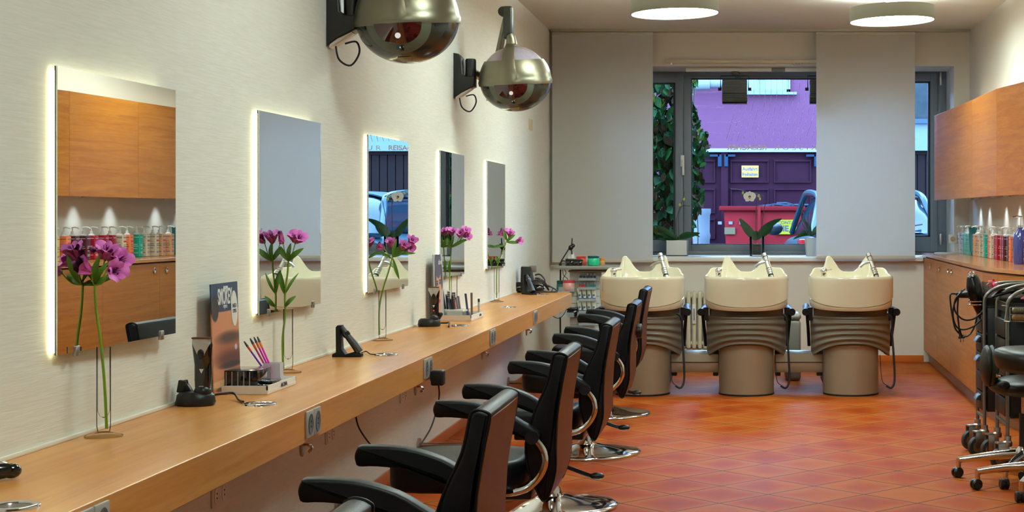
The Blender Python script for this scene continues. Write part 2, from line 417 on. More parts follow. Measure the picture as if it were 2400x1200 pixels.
# light track and spotlights in the recess, curtain rod on the wall
tr = empty('light_track', (at(1760, 164, 14.62).x, 14.62, 0), label='white ceiling light track in the window recess above the black spotlights', cat='light track')
zt0, zt1 = at(0, 168, 14.62).z, at(0, 159.5, 14.62).z
lx = lambda px, Y=14.62: at(px, 0, Y).x-tr.location.x
MB().box(lx(1608), lx(1925), -.02, .02, zt0, zt1, .003).build('rail', M_white, tr)
MB().box(lx(1808), lx(1840), -.024, .024, zt0-.002, zt1+.002, .003).build('connector', P('grey plastic', (120, 120, 116), .5), tr)
o = empty('curtain_rod', at(1735, 144, 14.42), label='thin white curtain rod fixed on the wall above the window', cat='curtain rod')
lx2 = lambda px: at(px, 0, 14.42).x-o.location.x
MB().box(lx2(1561), lx2(1925), -.012, .012, -.015, .015, .003).build('rod', P('cream lacquer', (214, 204, 184), .45), o)
m = MB()
for px in (1574, 1861, 1876): m.box(lx2(px)-.006, lx2(px)+.006, -.01, .039, -.028, -.012)
m.build('bracket', M_satin, o)
def spotlight(px, label):
    t = empty('spotlight', at(px, 168, 14.62), label=label, cat='spotlight', group='spotlights on the window light track')
    s = F/14.62; q = lambda a: a/s
    m = MB(); m.box(-q(8), q(8), -.02, .02, -q(9), .004, .004); m.box(q(8), q(13), -.01, .01, -q(6), -q(2), .003); m.build('track_adapter', M_black, t)
    m = MB(); m.tube([(-q(34), 0, -q(42)), (-q(34), 0, -q(10)), (q(31), 0, -q(10)), (q(31), 0, -q(42))], .005, n=8)
    m.cyl((-q(40), 0, -q(41)), (-q(32), 0, -q(41)), .015); m.cyl((q(30), 0, -q(41)), (q(38), 0, -q(41)), .015); m.build('yoke', M_gasket, t)
    b = MB(); b.prism([(-.10, -q(21)), (-.085, -q(21)), (.10, -q(26)), (.10, -q(56)), (.02, -q(76)), (-.10, -q(76)), (-.12, -q(66)), (-.10, -q(53))], -q(30), q(28), 'x', .006); body = b.build('lamp_body', M_black, t)
    f = MB()
    for i in range(11): f.box(-q(29), q(27), -.112, -.098, -q(23+i*2.8), -q(21.4+i*2.8))
    for i in range(5): f.box(-q(31), q(29), -.128, -.112, -q(58+i*3.4), -q(56.5+i*3.4))
    f.build('cooling_fins', P('dark bronze fins', (62, 58, 50), .4, metal=.4), body)
    m = MB(); m.tube([(0, 0, -q(9)), (q(2), .0, -q(14)), (q(9), 0, -q(12)), (q(13), 0, -q(15)), (q(8), 0, -q(20)), (0, 0, -q(18)), (q(0), .02, -q(22))], .003, n=6, smooth=5); m.build('cable', M_black, t)
    return t
spotlight(1723, 'black finned spotlight hanging in front of the pink house, fully in view')
s_ = spotlight(1927, 'black spotlight half hidden by the right blind panel')
# blind panels and their ceiling rail
RY = 14.33; SR = F/RY
r = MB(); z1 = ZC; z0 = CAMH-(79-CY)/SR
r.box((1292-CX)/SR, (2272-CX)/SR, RY-.04, RY+.05, z1-.022, z1)
r.box((1292-CX)/SR, (2272-CX)/SR, RY-.043, RY-.04, z1-.012, z1-.006); r.build('curtain_rail', P('pale grey aluminium rail', (176, 168, 150), .4, metal=.4))
tag(bpy.data.objects['curtain_rail'], 'flat grey curtain rail along the ceiling in front of the window', 'curtain rail')
def blind(a, b, yb, Y, label):
    t = empty('panel_blind', ((a+b)/2/SR-CX/SR, Y, 0), label=label, cat='blind', group='white panel blinds at the window')
    hw = (b-a)/2/SR; zb = CAMH-(yb-CY)*Y/F
    m = MB(); m.grid(lambda u, v: (-hw+2*hw*u, .006*math.sin(u*5+v*2)*(1-v), zb+.03+(ZC-.035-zb-.03)*v), 24, 16, thick=.0008); m.build('fabric', M_blind, t)
    MB().box(-hw, hw, -.007, .007, zb, zb+.032, .003).build('bottom_bar', P('cream blind bar', (196, 190, 176), .5), t)
    MB().box(-hw, hw, -.008, .008, ZC-.05, ZC-.024, .002).build('top_carrier', P('cream blind bar', (196, 190, 176), .5), t)
blind(1294, 1530, 615, RY+.01, 'white translucent panel blind on the left, beside the left wall')
blind(1913, 2144, 607, RY-.02, 'white translucent panel blind on the right, covering the window between two panes')

# ------------------------------------------------------------------ outside
GZ = .22
MB().box(-14, 16, YB+WT, 60, GZ-.1, GZ).build('street_ground', P('wet asphalt', (96,96,98), .7, bump=.2, var=.2), kind='structure')
M_pink = P('pink stucco', (104, 62, 84), .85, bump=1.0, bscale=9, var=.06)
M_gate = P('aubergine gate paint', (50, 24, 36), .5, var=.15)
HY = 21.0; SH = F/HY
def ox(px, Y=HY): return (px-CX)*Y/F
def oz(py, Y=HY): return CAMH-(py-CY)*Y/F
hs = empty('pink_house', (-2, HY, GZ), label='pink stucco house opposite with a dark wooden gate and a white window', cat='house')
L0 = Vector(hs.location)
def hb(m, x0, x1, y0, y1, z0, z1, **k): return m.box(x0-L0.x, x1-L0.x, y0-L0.y, y1-L0.y, z0-L0.z, z1-L0.z, **k)
m = MB(); gl, gr_ = ox(1625), ox(1935); gt = oz(353)
hb(m, -9, gl, HY, HY+.4, GZ, 3.65); hb(m, gl, gr_, HY, HY+.4, gt, 3.65); hb(m, gr_, ox(1940), HY, HY+.4, GZ, 3.65); m.build('wall', M_pink, hs)
m = MB(); hb(m, gl, gr_, HY-.02, HY+.02, gt-.02, gt+.03); m.build('lintel_flashing', P('blue white flashing', (140,146,154), .5), hs)
m = MB(); hb(m, gl, gr_, HY+.1, HY+.2, GZ, gt); gate = m.build('gate', M_gate, hs)
m = MB()
for (a, b) in ((1640, 1676), (1712, 1802), (1814, 1902)):
    for (c, d) in ((374, 428), (441, 500), (512, 560)):
        A, B, C, D = ox(a), ox(b), oz(d), oz(c)
        hb(m, A, B, HY+.06, HY+.1, D-.025, D); hb(m, A, B, HY+.06, HY+.1, C, C+.02); hb(m, A, A+.02, HY+.07, HY+.1, C, D); hb(m, B-.02, B, HY+.07, HY+.1, C, D)
m.build('panel_moulding', M_gate, gate)
m = MB(); hb(m, ox(1690), ox(1706), HY+.03, HY+.1, GZ, gt); m.build('gate_post', M_gate, gate)
M_hinge = P('blue grey hinge paint', (34, 56, 76), .5)
for s_, x in ((1, 1686), (-1, 1701), (1, 1912)):
    m = MB(); hb(m, ox(x)-.02, ox(x)+.03, HY+.0, HY+.06, oz(390), oz(362)); e = ox(x)-s_*.13
    hb(m, min(e, ox(x)), max(e, ox(x)), HY+.0, HY+.06, oz(367), oz(362)); m.build('strap_hinge', M_hinge, gate)
sg = empty('road_sign', at(1758, 402, HY+.05), label='pale yellow no-parking sign reading Ausfahrt freihalten on the garage gate', cat='sign')
q = 1/SH
MB().box(-20*q, 20*q, -.004, .004, -14*q, 14*q, .003).build('sign_plate', P('pale yellow enamel', (236, 186, 90), .4), sg)
M_signink = P('blue black enamel', (34, 48, 70), .5)
text('sign_text', 'Ausfahrt', .066, M_signink, sg, (0, -.006, 6*q), (1, 0, 0), (0, 0, 1), bold=.001, sx=.92); text('sign_text', 'freihalten', .066, M_signink, sg, (0, -.006, -6.5*q), (1, 0, 0), (0, 0, 1), bold=.001, sx=.86)
m = MB(); A, B = ox(1715), ox(1852)
for (x0, x1, y0, y1) in ((A, B, oz(217), oz(210)), (B-.05, B, oz(217), oz(100)), (A, A+.05, oz(217), oz(100)), ((A+B)/2-.05, (A+B)/2+.05, oz(210), oz(100)), (A, B, oz(110), oz(100))): hb(m, x0, x1, HY-.05, HY+.01, min(y0, y1), max(y0, y1))
M_ww = P('white window paint', (146, 150, 154), .45)
wn = m.build('window_frame', M_ww, hs)
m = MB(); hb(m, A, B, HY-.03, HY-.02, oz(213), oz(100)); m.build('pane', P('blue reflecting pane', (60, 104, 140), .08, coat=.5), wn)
m = MB(); hb(m, A-.05, ox(1867), HY-.12, HY, oz(223), oz(217)); m.build('window_ledge', M_ww, hs)
m = MB(); m.cyl(Vector((ox(1610), HY-.25, oz(200)))-L0, Vector((ox(1665), HY-.25, oz(199)))-L0, .09); m.cyl(Vector((ox(1664), HY-.25, oz(198)))-L0, Vector((ox(1712), HY-.25, oz(197)))-L0, .07); m.build('gutter_pipe', M_ww, hs)
g2 = empty('white_house', (4, HY, GZ), label='white stucco house behind the right window pane with brown slatted gate', cat='house'); L0 = Vector(g2.location)
m = MB(); hb(m, ox(1941), 14, HY, HY+.4, oz(353), oz(290)); hb(m, 8, 14, HY, HY+.4, GZ, oz(353)); m.build('wall', P('pale blue white stucco', (112, 124, 132), .85, bump=.8, bscale=10), g2)
m = MB(); hb(m, ox(1941), 14, HY-.06, HY+.4, oz(290), oz(279)); m.build('cornice', P('grey blue cornice', (66, 80, 92), .7), g2)
m = MB(); hb(m, ox(1941), 14, HY+.05, HY+.4, oz(279), 3.65); m.build('upper_wall', P('rough grey stucco', (54, 60, 62), .9, bump=1, bscale=14, var=.35, vscale=6), g2)
m = MB(); x = ox(1941)
M_slat = P('brown gate slats', (38, 28, 28), .6, var=.15)
hb(m, ox(1941), 8, HY+.16, HY+.2, GZ, oz(353))
while x < 8: hb(m, x, x+.1, HY+.13, HY+.16, GZ, oz(361)); x += .112
hb(m, ox(1941), 8, HY+.1, HY+.16, oz(361), oz(353)); m.build('slatted_gate', M_slat, g2)
# red skip, white barrel
KY = 20.1
sk = empty('waste_container', (ox(1788, KY), KY, GZ), label='red waste container with yellow sign in front of the garage gate', cat='container')
def z_(py, Y): return oz(py, Y)-GZ
M_red = P('red container paint', (132, 32, 36), .45, var=.15)
m = MB(); hw = 92*KY/F
b = [(-hw*.86, 0.05), (hw*.86, 0.05), (hw, z_(492, KY)), (-hw, z_(492, KY))]
m.prism([(x, z) for x, z in b], 0, .7, 'y', .02); body = m.build('tub', M_red, sk)
m = MB(); m.box(-hw-.06, hw+.04, -.06, .75, z_(494, KY), z_(483, KY), .012); m.build('rim', P('dark red rim', (112, 26, 30), .4), sk)
m = MB(); m.box(-.07, -.03, -.07, 0, z_(590, KY), z_(484, KY)); m.build('middle_rib', M_red, sk)
m = MB()
for i in range(3):
    for s_ in (-1, 1): m.box(s_*.42+(i-1)*.14-.025, s_*.42+(i-1)*.14+.025, -.02, 0, z_(526, KY), z_(519, KY))
m.build('reflector', P('pale reflector', (120,120,130), .3), sk)
sp = MB().box(.17, .44, -.03, -.01, z_(549, KY), z_(515, KY)).build('sign_plate', P('yellow sign', (160, 148, 40), .45), sk)
text('sign_text', 'CONTA', .06, M_ink, sp, (.30, -.032, z_(522, KY)), (1, 0, 0), (0, 0, 1)); text('sign_text', 'HE', .105, M_ink, sp, (.27, -.032, z_(536, KY)), (1, 0, 0), (0, 0, 1), bold=.003)
MB().box(-.5, -.36, -.03, -.01, z_(549, KY), z_(533, KY)).build('sticker', P('beige sticker', (112, 96, 72), .5), sk)
m = MB()
random.seed(3)
for i in range(9): m.box(.0, .22+random.random()*.1, -.01, .12, 0, .02, M=Tr(.1+random.random()*.35, random.random()*.4, z_(485, KY)+.02)@Rz(random.random()*3)@Rx(random.uniform(-.3, .3)))
m.build('slate_rubble', P('grey slate', (60, 70, 84), .5), sk)
br = empty('barrel', (ox(1644, 18.2), 18.2, GZ), label='white plastic barrel standing left of the red container', cat='barrel')
m = MB(); rr = 21*18.2/F; zt_ = z_(489, 18.2)
m.lathe([(0, 0), (rr*.86, 0), (rr*.95, .1), (rr*.95, zt_*.3), (rr*1.0, zt_*.33), (rr*.9, zt_*.37), (rr*.93, zt_*.7), (rr*1.02, zt_*.74), (rr*.92, zt_*.78), (rr*.95, zt_-.08), (rr*1.05, zt_-.05), (rr*1.05, zt_), (rr*.9, zt_), (0, zt_-.02)], 28); m.build('drum', P('white polyethylene', (134, 140, 148), .4, var=.06), br)
# car, rear towards the shop
ca = empty('car', (1.42, 16.6, GZ), rz=.06, label='dark blue hatchback parked with its rear towards the shop window', cat='car')
M_car = P('dark blue car paint', (18, 46, 54), .3, spec=.25)
M_cg = P('tinted car glass', (18, 34, 44), .1, spec=.25)
Lc = 3.7
def sec(y, zb, zt, hw, p=5): return y, zb, zt, hw, p
def loft(secs, n=32):
    m = MB(); k = len(secs)-1
    def fn(u, v):
        f = v*k; i = min(int(f), k-1); t = f-i; a, b = secs[i], secs[i+1]
        y, zb, zt, hw, p = [a[j]+(b[j]-a[j])*t for j in range(5)]
        an = u*2*PI; c, s = math.cos(an), math.sin(an)
        return (hw*math.copysign(abs(c)**(2/p), c), y, (zb+zt)/2+(zt-zb)/2*math.copysign(abs(s)**(2/p), s))
    m.grid(fn, n, k*2, closed_u=True); return m
m = loft([sec(0, .5, .6, .3), sec(.0, .33, .9, .74), sec(.12, .24, .96, .82), sec(.9, .2, .96, .845), sec(2.4, .2, .94, .845), sec(3.1, .22, .84, .82), sec(3.55, .26, .74, .76), sec(3.7, .34, .62, .6), sec(3.7, .45, .5, .2)])
body = m.build('body', M_car, ca, sharp=50); ca.scale = (1, .9, 1)
m = loft([sec(.02, .95, .97, .5, 3), sec(.05, .9, .98, .7, 4), sec(.55, .9, 1.36, .6, 4), sec(.75, .9, 1.395, .585, 4), sec(1.6, .9, 1.42, .59, 4), sec(2.0, .9, 1.36, .6, 4), sec(2.75, .9, .95, .68, 4), sec(2.8, .9, .92, .6, 4)])
m.build('greenhouse', M_cg, ca, sharp=50)
m = MB(); m.grid(lambda u, v: ((u-.5)*1.08*(1-.0*v), .62+1.3*v, 1.36+.075*math.sin(PI*(.25+v*.5))-.05*(2*u-1)**4), 10, 8, thick=.015); m.build('roof_panel', M_car, ca)
for s_ in (-1, 1):
    m = MB(); m.box(s_*.80-.05, s_*.80+.05, -.02, .16, .62, .9, .02); m.build('tail_light', P('red lamp lens', (150, 20, 24), .1, coat=.8), ca)
    m = MB(); m.tube([(s_*.7, .06, .95), (s_*.62, .4, 1.2), (s_*.58, .65, 1.37), (s_*.6, 1.6, 1.42), (s_*.62, 2.05, 1.35), (s_*.7, 2.75, .95)], .035, n=8, smooth=5); m.build('roof_pillar', M_car, ca)
    m = MB(); m.sphere((s_*.97, 2.1, 1.0), .11, (1, .6, .75), 16); m.build('wing_mirror', P('black mirror housing', (26, 28, 32), .3), ca)
    for yy in (.65, 3.0):
        m = MB(); m.cyl((s_*.86, yy, .3), (s_*.66, yy, .3), .3, n=28); wh = m.build('wheel', P('tyre rubber', (24, 24, 26), .7), ca)
        m = MB(); m.cyl((s_*.868, yy, .3), (s_*.84, yy, .3), .19, n=20); m.build('hub_cap', M_satin, wh)
m = MB(); m.box(-.84, .84, -.06, .1, .34, .52, .04); m.build('bumper', P('dark bumper', (30, 34, 40), .5), ca)
m = MB(); m.box(-.27, .27, -.075, -.06, .62, .73, .003); pl = m.build('number_plate', P('white plate', (222, 226, 230), .4), ca)
MB().box(-.27, -.235, -.078, -.074, .62, .73).build('plate_band', P('blue plate band', (24, 60, 170), .4), pl)
text('plate_text', 'BP 877', .09, M_ink, pl, (.03, -.078, .675), (1, 0, 0), (0, 0, 1), bold=.002)
text('model_badge', 'Xsara', .1, P('chrome badge', (230, 234, 236), .3), ca, (.62, -.02, .87), (1, 0, 0), (0, 0, 1), bold=.002)
m = MB(); m.tube([(.0, .02, 1.0), (.3, .06, 1.03), (.5, .1, 1.06)], .012, n=6); m.build('rear_wiper', M_black, ca)
# ivy outside the left sash
iv = empty('climbing_ivy', (ox(1600, 15.75), 15.75, GZ), label='green and reddish climbing plant growing up outside the left sash', cat='climbing plant')
def ivy(cols, seed, cnt, name):
    random.seed(seed); b = MB()
    for i in range(cnt):
        z = random.uniform(.5, 2.9)
        if random.random() < .72: x = ox(random.uniform(1500, 1603), 15.6)
        else:
            wv = 1634+16*math.sin(z*4)+10*math.sin(z*9+1); x = ox(random.uniform(1600, wv+12*random.random()), 15.6)
        y = 15.6+random.uniform(-.09, .12); s = random.uniform(.045, .075) if x < ox(1603, 15.6) else random.uniform(.035, .06)
        M = Tr(x-iv.location.x, y-iv.location.y, z-GZ)@Matrix.Rotation(random.uniform(-.9, .9), 4, 'Z')@Matrix.Rotation(PI/2+random.uniform(-.7, .5), 4, 'X')@Rz(random.uniform(-.9, .9)+PI)
        lb = bmesh.new(); pts = [(0, -1), (.45, -.55), (.62, 0), (.42, .55), (0, 1.15), (-.42, .55), (-.62, 0), (-.45, -.55)]
        c0 = lb.verts.new((0, -.6*s, 0)); c1 = lb.verts.new((0, .5*s, .0)); vs = [lb.verts.new((px*s, py*s, .22*s*abs(px))) for px, py in pts]
        cs = [c0, c0, c1, c1, c1, c1, c1, c0]
        for k in range(8):
            a, bb = vs[k], vs[(k+1) % 8]
            try: lb.faces.new((a, bb, cs[k]))
            except Exception: pass
        lb.faces.new((c0, vs[2], c1)); lb.faces.new((c0, c1, vs[6]))
        b.add(lb, M)
    b.build(name, cols, iv, kind='stuff')
ivy(P('ivy green', (52, 92, 42), .4, var=.4, vscale=5), 1, 640, 'foliage')
ivy(P('ivy blue green', (66, 106, 70), .35, var=.3, vscale=5), 5, 420, 'foliage')
ivy(P('ivy rust', (88, 66, 44), .5, var=.35, vscale=5), 2, 460, 'foliage')
ivy(P('ivy yellow', (120, 112, 30), .5, var=.2), 3, 60, 'foliage')
m = MB(); random.seed(4)
for i in range(7):
    x = ox(random.uniform(1510, 1640), 15.66)-iv.location.x; m.tube([(x, -.1, 0), (x+.03, -.1, 1.0), (x-.03, -.08, 1.8), (x+.02, -.1, 2.8)], .006, n=6, smooth=4)
m.build('vine_stem', P('brown vine', (84, 70, 56), .7), iv)

OUT = ['pink stucco', 'aubergine gate paint', 'pale blue white stucco', 'grey blue cornice', 'rough grey stucco', 'brown gate slats', 'white window paint', 'pale yellow enamel', 'red container paint', 'dark red rim', 'white polyethylene', 'yellow sign', 'ivy green', 'ivy blue green', 'ivy rust', 'ivy yellow', 'blue white flashing', 'blue grey hinge paint', 'wet asphalt', 'grey slate', 'pale reflector', 'beige sticker']
for n_ in OUT:
    MATS[n_].node_tree.nodes['Principled BSDF'].inputs['Specular IOR Level'].default_value = .02
    kk = .36 if n_ in ('pale yellow enamel', 'white window paint', 'white polyethylene') else .52
    for nd in MATS[n_].node_tree.nodes:
        for s_ in nd.inputs:
            if s_.type == 'RGBA' and nd.type in ('BSDF_PRINCIPLED', 'MIX') and s_.name in ('Base Color', 'A', 'B'):
                s_.default_value = tuple(v*kk for v in s_.default_value[:3])+(1,)
# ------------------------------------------------------------------ ceiling lamps
M_shade = P('olive grey lampshade', (104, 100, 84), .7, bump=.1, bscale=300)
M_diff = emit('lit lamp diffuser', (.80, 1, .96, 1), LAMP_E)
M_upglow = emit('lit lamp top', (.86, 1, .98, 1), 80)
def lamp(x, y, z, label, tilt=.034, first=None):
    t = empty('ceiling_lamp', (x, y, z), label=label, cat='ceiling lamp', group='round grey ceiling lamps')
    t.rotation_euler = (0, -tilt, 0)
    R, H = .329, .106
    m = MB(); m.lathe([(R, 0), (R, H), (R-.006, H), (R-.006, 0), (R, 0)], 64); m.build('lamp_shade', M_shade, t)
    MB().lathe([(0, .006), (R-.008, .006), (R-.008, .012), (0, .012)], 64).build('diffuser', M_diff, t)
    MB().lathe([(0, H-.02), (R-.008, H-.02), (R-.008, H-.016), (0, H-.016)], 64).build('top_diffuser', M_upglow, t)
    m = MB(); m.cyl((0, 0, H-.02), (0, 0, ZC-z+.01), .045); m.build('ceiling_mount', M_white, t)
    return t
lamp(-.523, 11.47, 2.862, 'round grey ceiling lamp on the left, cut by the top of the picture')
lamp(1.131, 11.9, 2.862, 'round grey ceiling lamp on the right, whole, in front of the right blind')
for i, (x, y) in enumerate(((-.5, 9.0), (1.13, 9.0), (-.35, 5.6), (-.4, 2.5))):  # extra lamps out of view, added to light the room
    lamp(x, y, 2.862, ['round grey ceiling lamp above the picture, left one of the second row', 'round grey ceiling lamp above the picture, right one of the second row', 'round grey ceiling lamp above the picture over the front chairs', 'round grey ceiling lamp above the picture nearest the camera'][i], tilt=0)

# ------------------------------------------------------------------ backlit mirrors
M_led = emit('led strip glow', (1, .95, .52, 1), LED_E)
MX = XL+.022
my = [(1602, 1344), (1135, 999), (879, 794), (714, 659), (604, 563)]
mlab = ['wall mirror nearest the camera, reflecting wooden cupboards and bottles', 'second wall mirror from the camera, reflecting a pale blind and a basin',
        'third wall mirror from the camera, reflecting the parked car and shop lettering', 'fourth wall mirror from the camera, behind the clear pencil stand',
        'fifth and furthest wall mirror, the smallest looking, near the window']
mrot = [-.030, -.0175, -.021, -.002, 0]
for i, (a, b) in enumerate(my):
    MX = XL+(.034, .03, .03, .022, .022)[i]
    y0, y1 = -MX*F/a, -MX*F/b; zt_, zb2 = CAMH+.3977, CAMH-.361
    yc = (y0+y1)/2; hh = (y1-y0)/2; zc = (zt_+zb2)/2
    t = empty('wall_mirror', (MX, yc, zb2), rz=mrot[i], label=mlab[i], cat='mirror', group='backlit wall mirrors over the counter')
    H = zt_-zb2
    MB().box(-.0045, 0, -hh, hh, 0, H).build('mirror_glass', M_mirror, t)
    MB().box(-.0075, -.0046, -hh-.0005, hh+.0005, -.0005, H+.0005).build('backing', M_gasket, t)
    m = MB(); m.box(-.02, -.0076, -hh+.02, hh-.02, .02, H-.02); m.build('frame', M_white, t)
    m = MB(); n = 30
    for k in range(n):
        z = .012+(H-.03)*k/(n-1); m.box(-.0185, -.009, -hh+.004, -hh+.016, z-.0065, z+.0065)
    m.box(-.0185, -.010, -hh+.007, -hh+.012, .01, H-.015); m.build('led_strip', M_led, t)
    m = MB(); m.box(-.0185, -.009, -hh+.03, hh-.03, H-.014, H-.009)
    m.build('top_led_strip', emit('led strip top', (1, .95, .62, 1), LED_E*.35), t)
    for s_ in (-1, 1):
        m = MB(); m.box(-.006, .004, s_*hh*.72-.012, s_*hh*.72+.012, -.012, .016, .002); m.build('mirror_clip', M_satin, t)

# ------------------------------------------------------------------ counter
XF = -1.378; zb3 = .644
ct = empty('counter', (XL, .4, 0), label='long beech wall counter running under the mirrors', cat='counter')
pts = [(XL+.003, .4), (XF, .4), (XF, 12.25)]+[(XF-.28+.28*math.cos(a), 12.25+.28*math.sin(a)) for a in [PI/2*k/8 for k in range(1, 9)]]+[(XL+.003, 12.53)]
m = MB(); m.prism([(x-XL, y-.4) for x, y in pts], zb3, CT, 'z', .002, 1); m.build('worktop', M_counter, ct)
for i, y in enumerate((1.2, 4.0, 7.0, 10.0)):
    m = MB(); m.prism([(0, zb3), (.3, zb3), (.3, zb3-.03), (.03, zb3-.2), (0, zb3-.2)], y-.4-.015, y-.4+.015, 'y'); m.build('wall_bracket', M_white, ct)
# grommets
def grommet(px, py, label):
    p = onc(px, py); t = empty('cable_grommet', p, label=label, cat='cable grommet', group='chrome cable grommets in the counter')
    m = MB(); m.lathe([(.036, .0), (.053, 0), (.052, .004), (.046, .006), (.038, .004), (.036, 0)], 36); m.build('ring', M_chrome, t)
    m = MB(); m.lathe([(0, .0008), (.037, .0008), (.037, .002), (0, .002)], 32); m.build('cap', P('dark grommet cap', (60, 60, 62), .25, metal=.6), t)
    return t
for a in ((32, 1188, 'chrome grommet at the left picture edge, nearest on the counter'), (610, 948, 'chrome grommet beside the white make-up tray'),
          (905, 832, 'chrome grommet right of the black trimmer stand'), (1078, 764, 'chrome grommet in front of the white pencil tray'),
          (1192, 720, 'chrome grommet in front of the last mirror'), (1272, 691, 'small chrome grommet at the far counter end')): grommet(*a)
# front sockets
M_sock = P('grey socket insert', (96, 98, 104), .4)
def socket_pair(loc, label, name='socket', w=.075, h=.085, mat=None, group=None, gap=.003):
    t = empty(name, loc, label=label, cat='socket', group=group)
    for s_ in (-1, 1):
        y0 = s_*(w/2+gap)
        p_ = MB().box(0, .008, y0-w/2, y0+w/2, -h/2, h/2, .003).build('cover_plate', mat or P('brushed socket plate', (186, 182, 172), .35, metal=.35), t)
        m = MB(); q = Tr(.0081, y0, 0)@Ry(PI/2)@Matrix.Diagonal((1.25, 1, 1, 1)); m.lathe([(.024, 0), (.026, .002), (.021, .002), (.019, -.006+.007), (0, .0012)], 24, q); m.build('socket_insert', M_sock if mat is None else M_white, p_)
        m = MB()
        for d in (-.008, .008): m.cyl((.0085, y0, d), (.0105, y0, d), .0028, n=10)
        m.build('contact_hole', M_gasket, p_)
    return t
for px, z, l in ((214, 0, 'nearest steel double socket in the counter front, at the bottom left of the picture'), (731, .7, 'steel double socket in the counter front left of the plugged-in adapter'), (1001, .7, 'steel double socket in the counter front holding the black adapter'),
                 (1153, .7, 'steel double socket in the counter front below the white pencil tray'), (1253, .7, 'steel double socket furthest along the counter front')):
    Y = -XF*F/(CX-px); socket_pair((XF, Y, (zb3+CT)/2+.002), l, group='steel double sockets in the counter front')
Y = -XF*F/(CX-1001)
# adapter and its cable
ad = empty('power_adapter', (XF+.012, Y+.04, .655), label='black power adapter plugged into the counter front socket', cat='power adapter')
m = MB(); m.box(0, .055, -.028, .028, -.035, .032, .008, 3); m.cyl((-.004, 0, .0), (.01, 0, 0), .018); m.build('housing', M_black, ad)
m = MB(); lo = Vector(ad.location)
m.tube([(.03, 0, -.034), (.03, 0, -.1), (.01, -.1, -.22), (-.04, -.3, -.3), (-.1, -.5, -.26), (-.16, -.62, -.14), (-.17, -.66, -.03), (-.19, -.62, -.02), (-.2, -.55, -.03), (-.2, -.5, -.012)], .0035, n=8, smooth=8); m.build('cable', M_black, ad)
# hooks under the counter
def hook(px, label):
    Y = -(XF-.02)*F/(CX-px); t = empty('bag_hook', (XF-.02, Y, zb3), label=label, cat='bag hook', group='small metal bag hooks under the counter edge')
    m = MB(); m.prism([(-.018, 0), (.018, 0), (.018, -.03), (.012, -.042), (0, -.048), (-.012, -.042), (-.018, -.03)], -.004, .004, 'x', .001); m.build('plate', M_satin, t)
    m = MB(); m.tube([(.004, 0, -.012), (.026, 0, -.012), (.03, 0, -.024), (.02, 0, -.032)], .005, n=8, smooth=4); m.build('peg', M_chrome, t)
for a in ((708, 'metal bag hook under the counter below the double socket left of the adapter'), (974, 'metal bag hook under the counter just left of the hanging adapter'), (1130, 'metal bag hook under the counter edge below the third socket pair'), (1234, 'metal bag hook under the counter near the far end')): hook(*a)
# wall sockets below counter
for px, py, l in ((772, 1018, 'white double wall socket under the counter, upper right of the front chair'), (511, 1158, 'white double wall socket under the counter at the bottom left'), (944, 926, 'white double wall socket under the counter beside the hanging cable')):
    Y = -XL*F/(CX-px); z = CAMH-(py-CY)*Y/F; socket_pair((XL, Y, z), l, w=.075, h=.075, mat=M_white, group='white double wall sockets under the counter', gap=0)
# footrest bars near the floor
for px, py, l in ((790, 1184, 'steel footrest bar on the wall by the front chair'), (980, 1043, 'steel footrest bar on the wall by the second chair'), (1190, 896, 'steel footrest bar on the wall by the fourth chair')):
    Y = -XL*F/(CX-px); z = CAMH-(py-CY)*Y/F
    t = empty('footrest_bar', (XL, Y, z), label=l, cat='footrest', group='steel footrest bars on the left wall')
    MB().cyl((0, 0, 0), (.012, 0, 0), .04).build('flange', M_satin, t); m = MB(); m.tube([(.01, 0, 0), (.3, 0, 0)], .014); m.sphere((.3, 0, 0), .016); m.build('bar', M_satin, t)

# ------------------------------------------------------------------ vases with alstroemeria
def vase(i, y, x, label):
    t = empty('bud_vase', (x, y, CT), label=label, cat='vase', group='slim clear glass vases on the counter')
    m = MB(); m.lathe([(0, 0), (.05, 0), (.05, .003), (.03, .008), (.016, .013), (.0185, .03), (.0185, .245), (.0165, .245), (.0165, .07), (.010, .055), (0, .05)], 28); m.build('glass_body', M_vase, t)
    return t
def blade(b, base, tip, w, bend, up=(0, 0, 1), cup=.0):
    base, tip = Vector(base), Vector(tip); d = tip-base; L_ = d.length; side = d.cross(Vector(up)).normalized(); nrm = side.cross(d).normalized()
    g = bmesh.new(); rows = []; n = 7
    for k in range(n+1):
        t = k/n; ww = w*math.sin(PI*min(1, t*.92+.06))**.8; p = base+d*t+nrm*(bend*math.sin(PI*t))
        rows.append([g.verts.new(p-side*ww+nrm*cup*w), g.verts.new(p-nrm*cup*w*.3), g.verts.new(p+side*ww+nrm*cup*w)])
    for a, c in zip(rows, rows[1:]):
        for j in (0, 1): g.faces.new((a[j], a[j+1], c[j+1], c[j]))
    b.add(g)
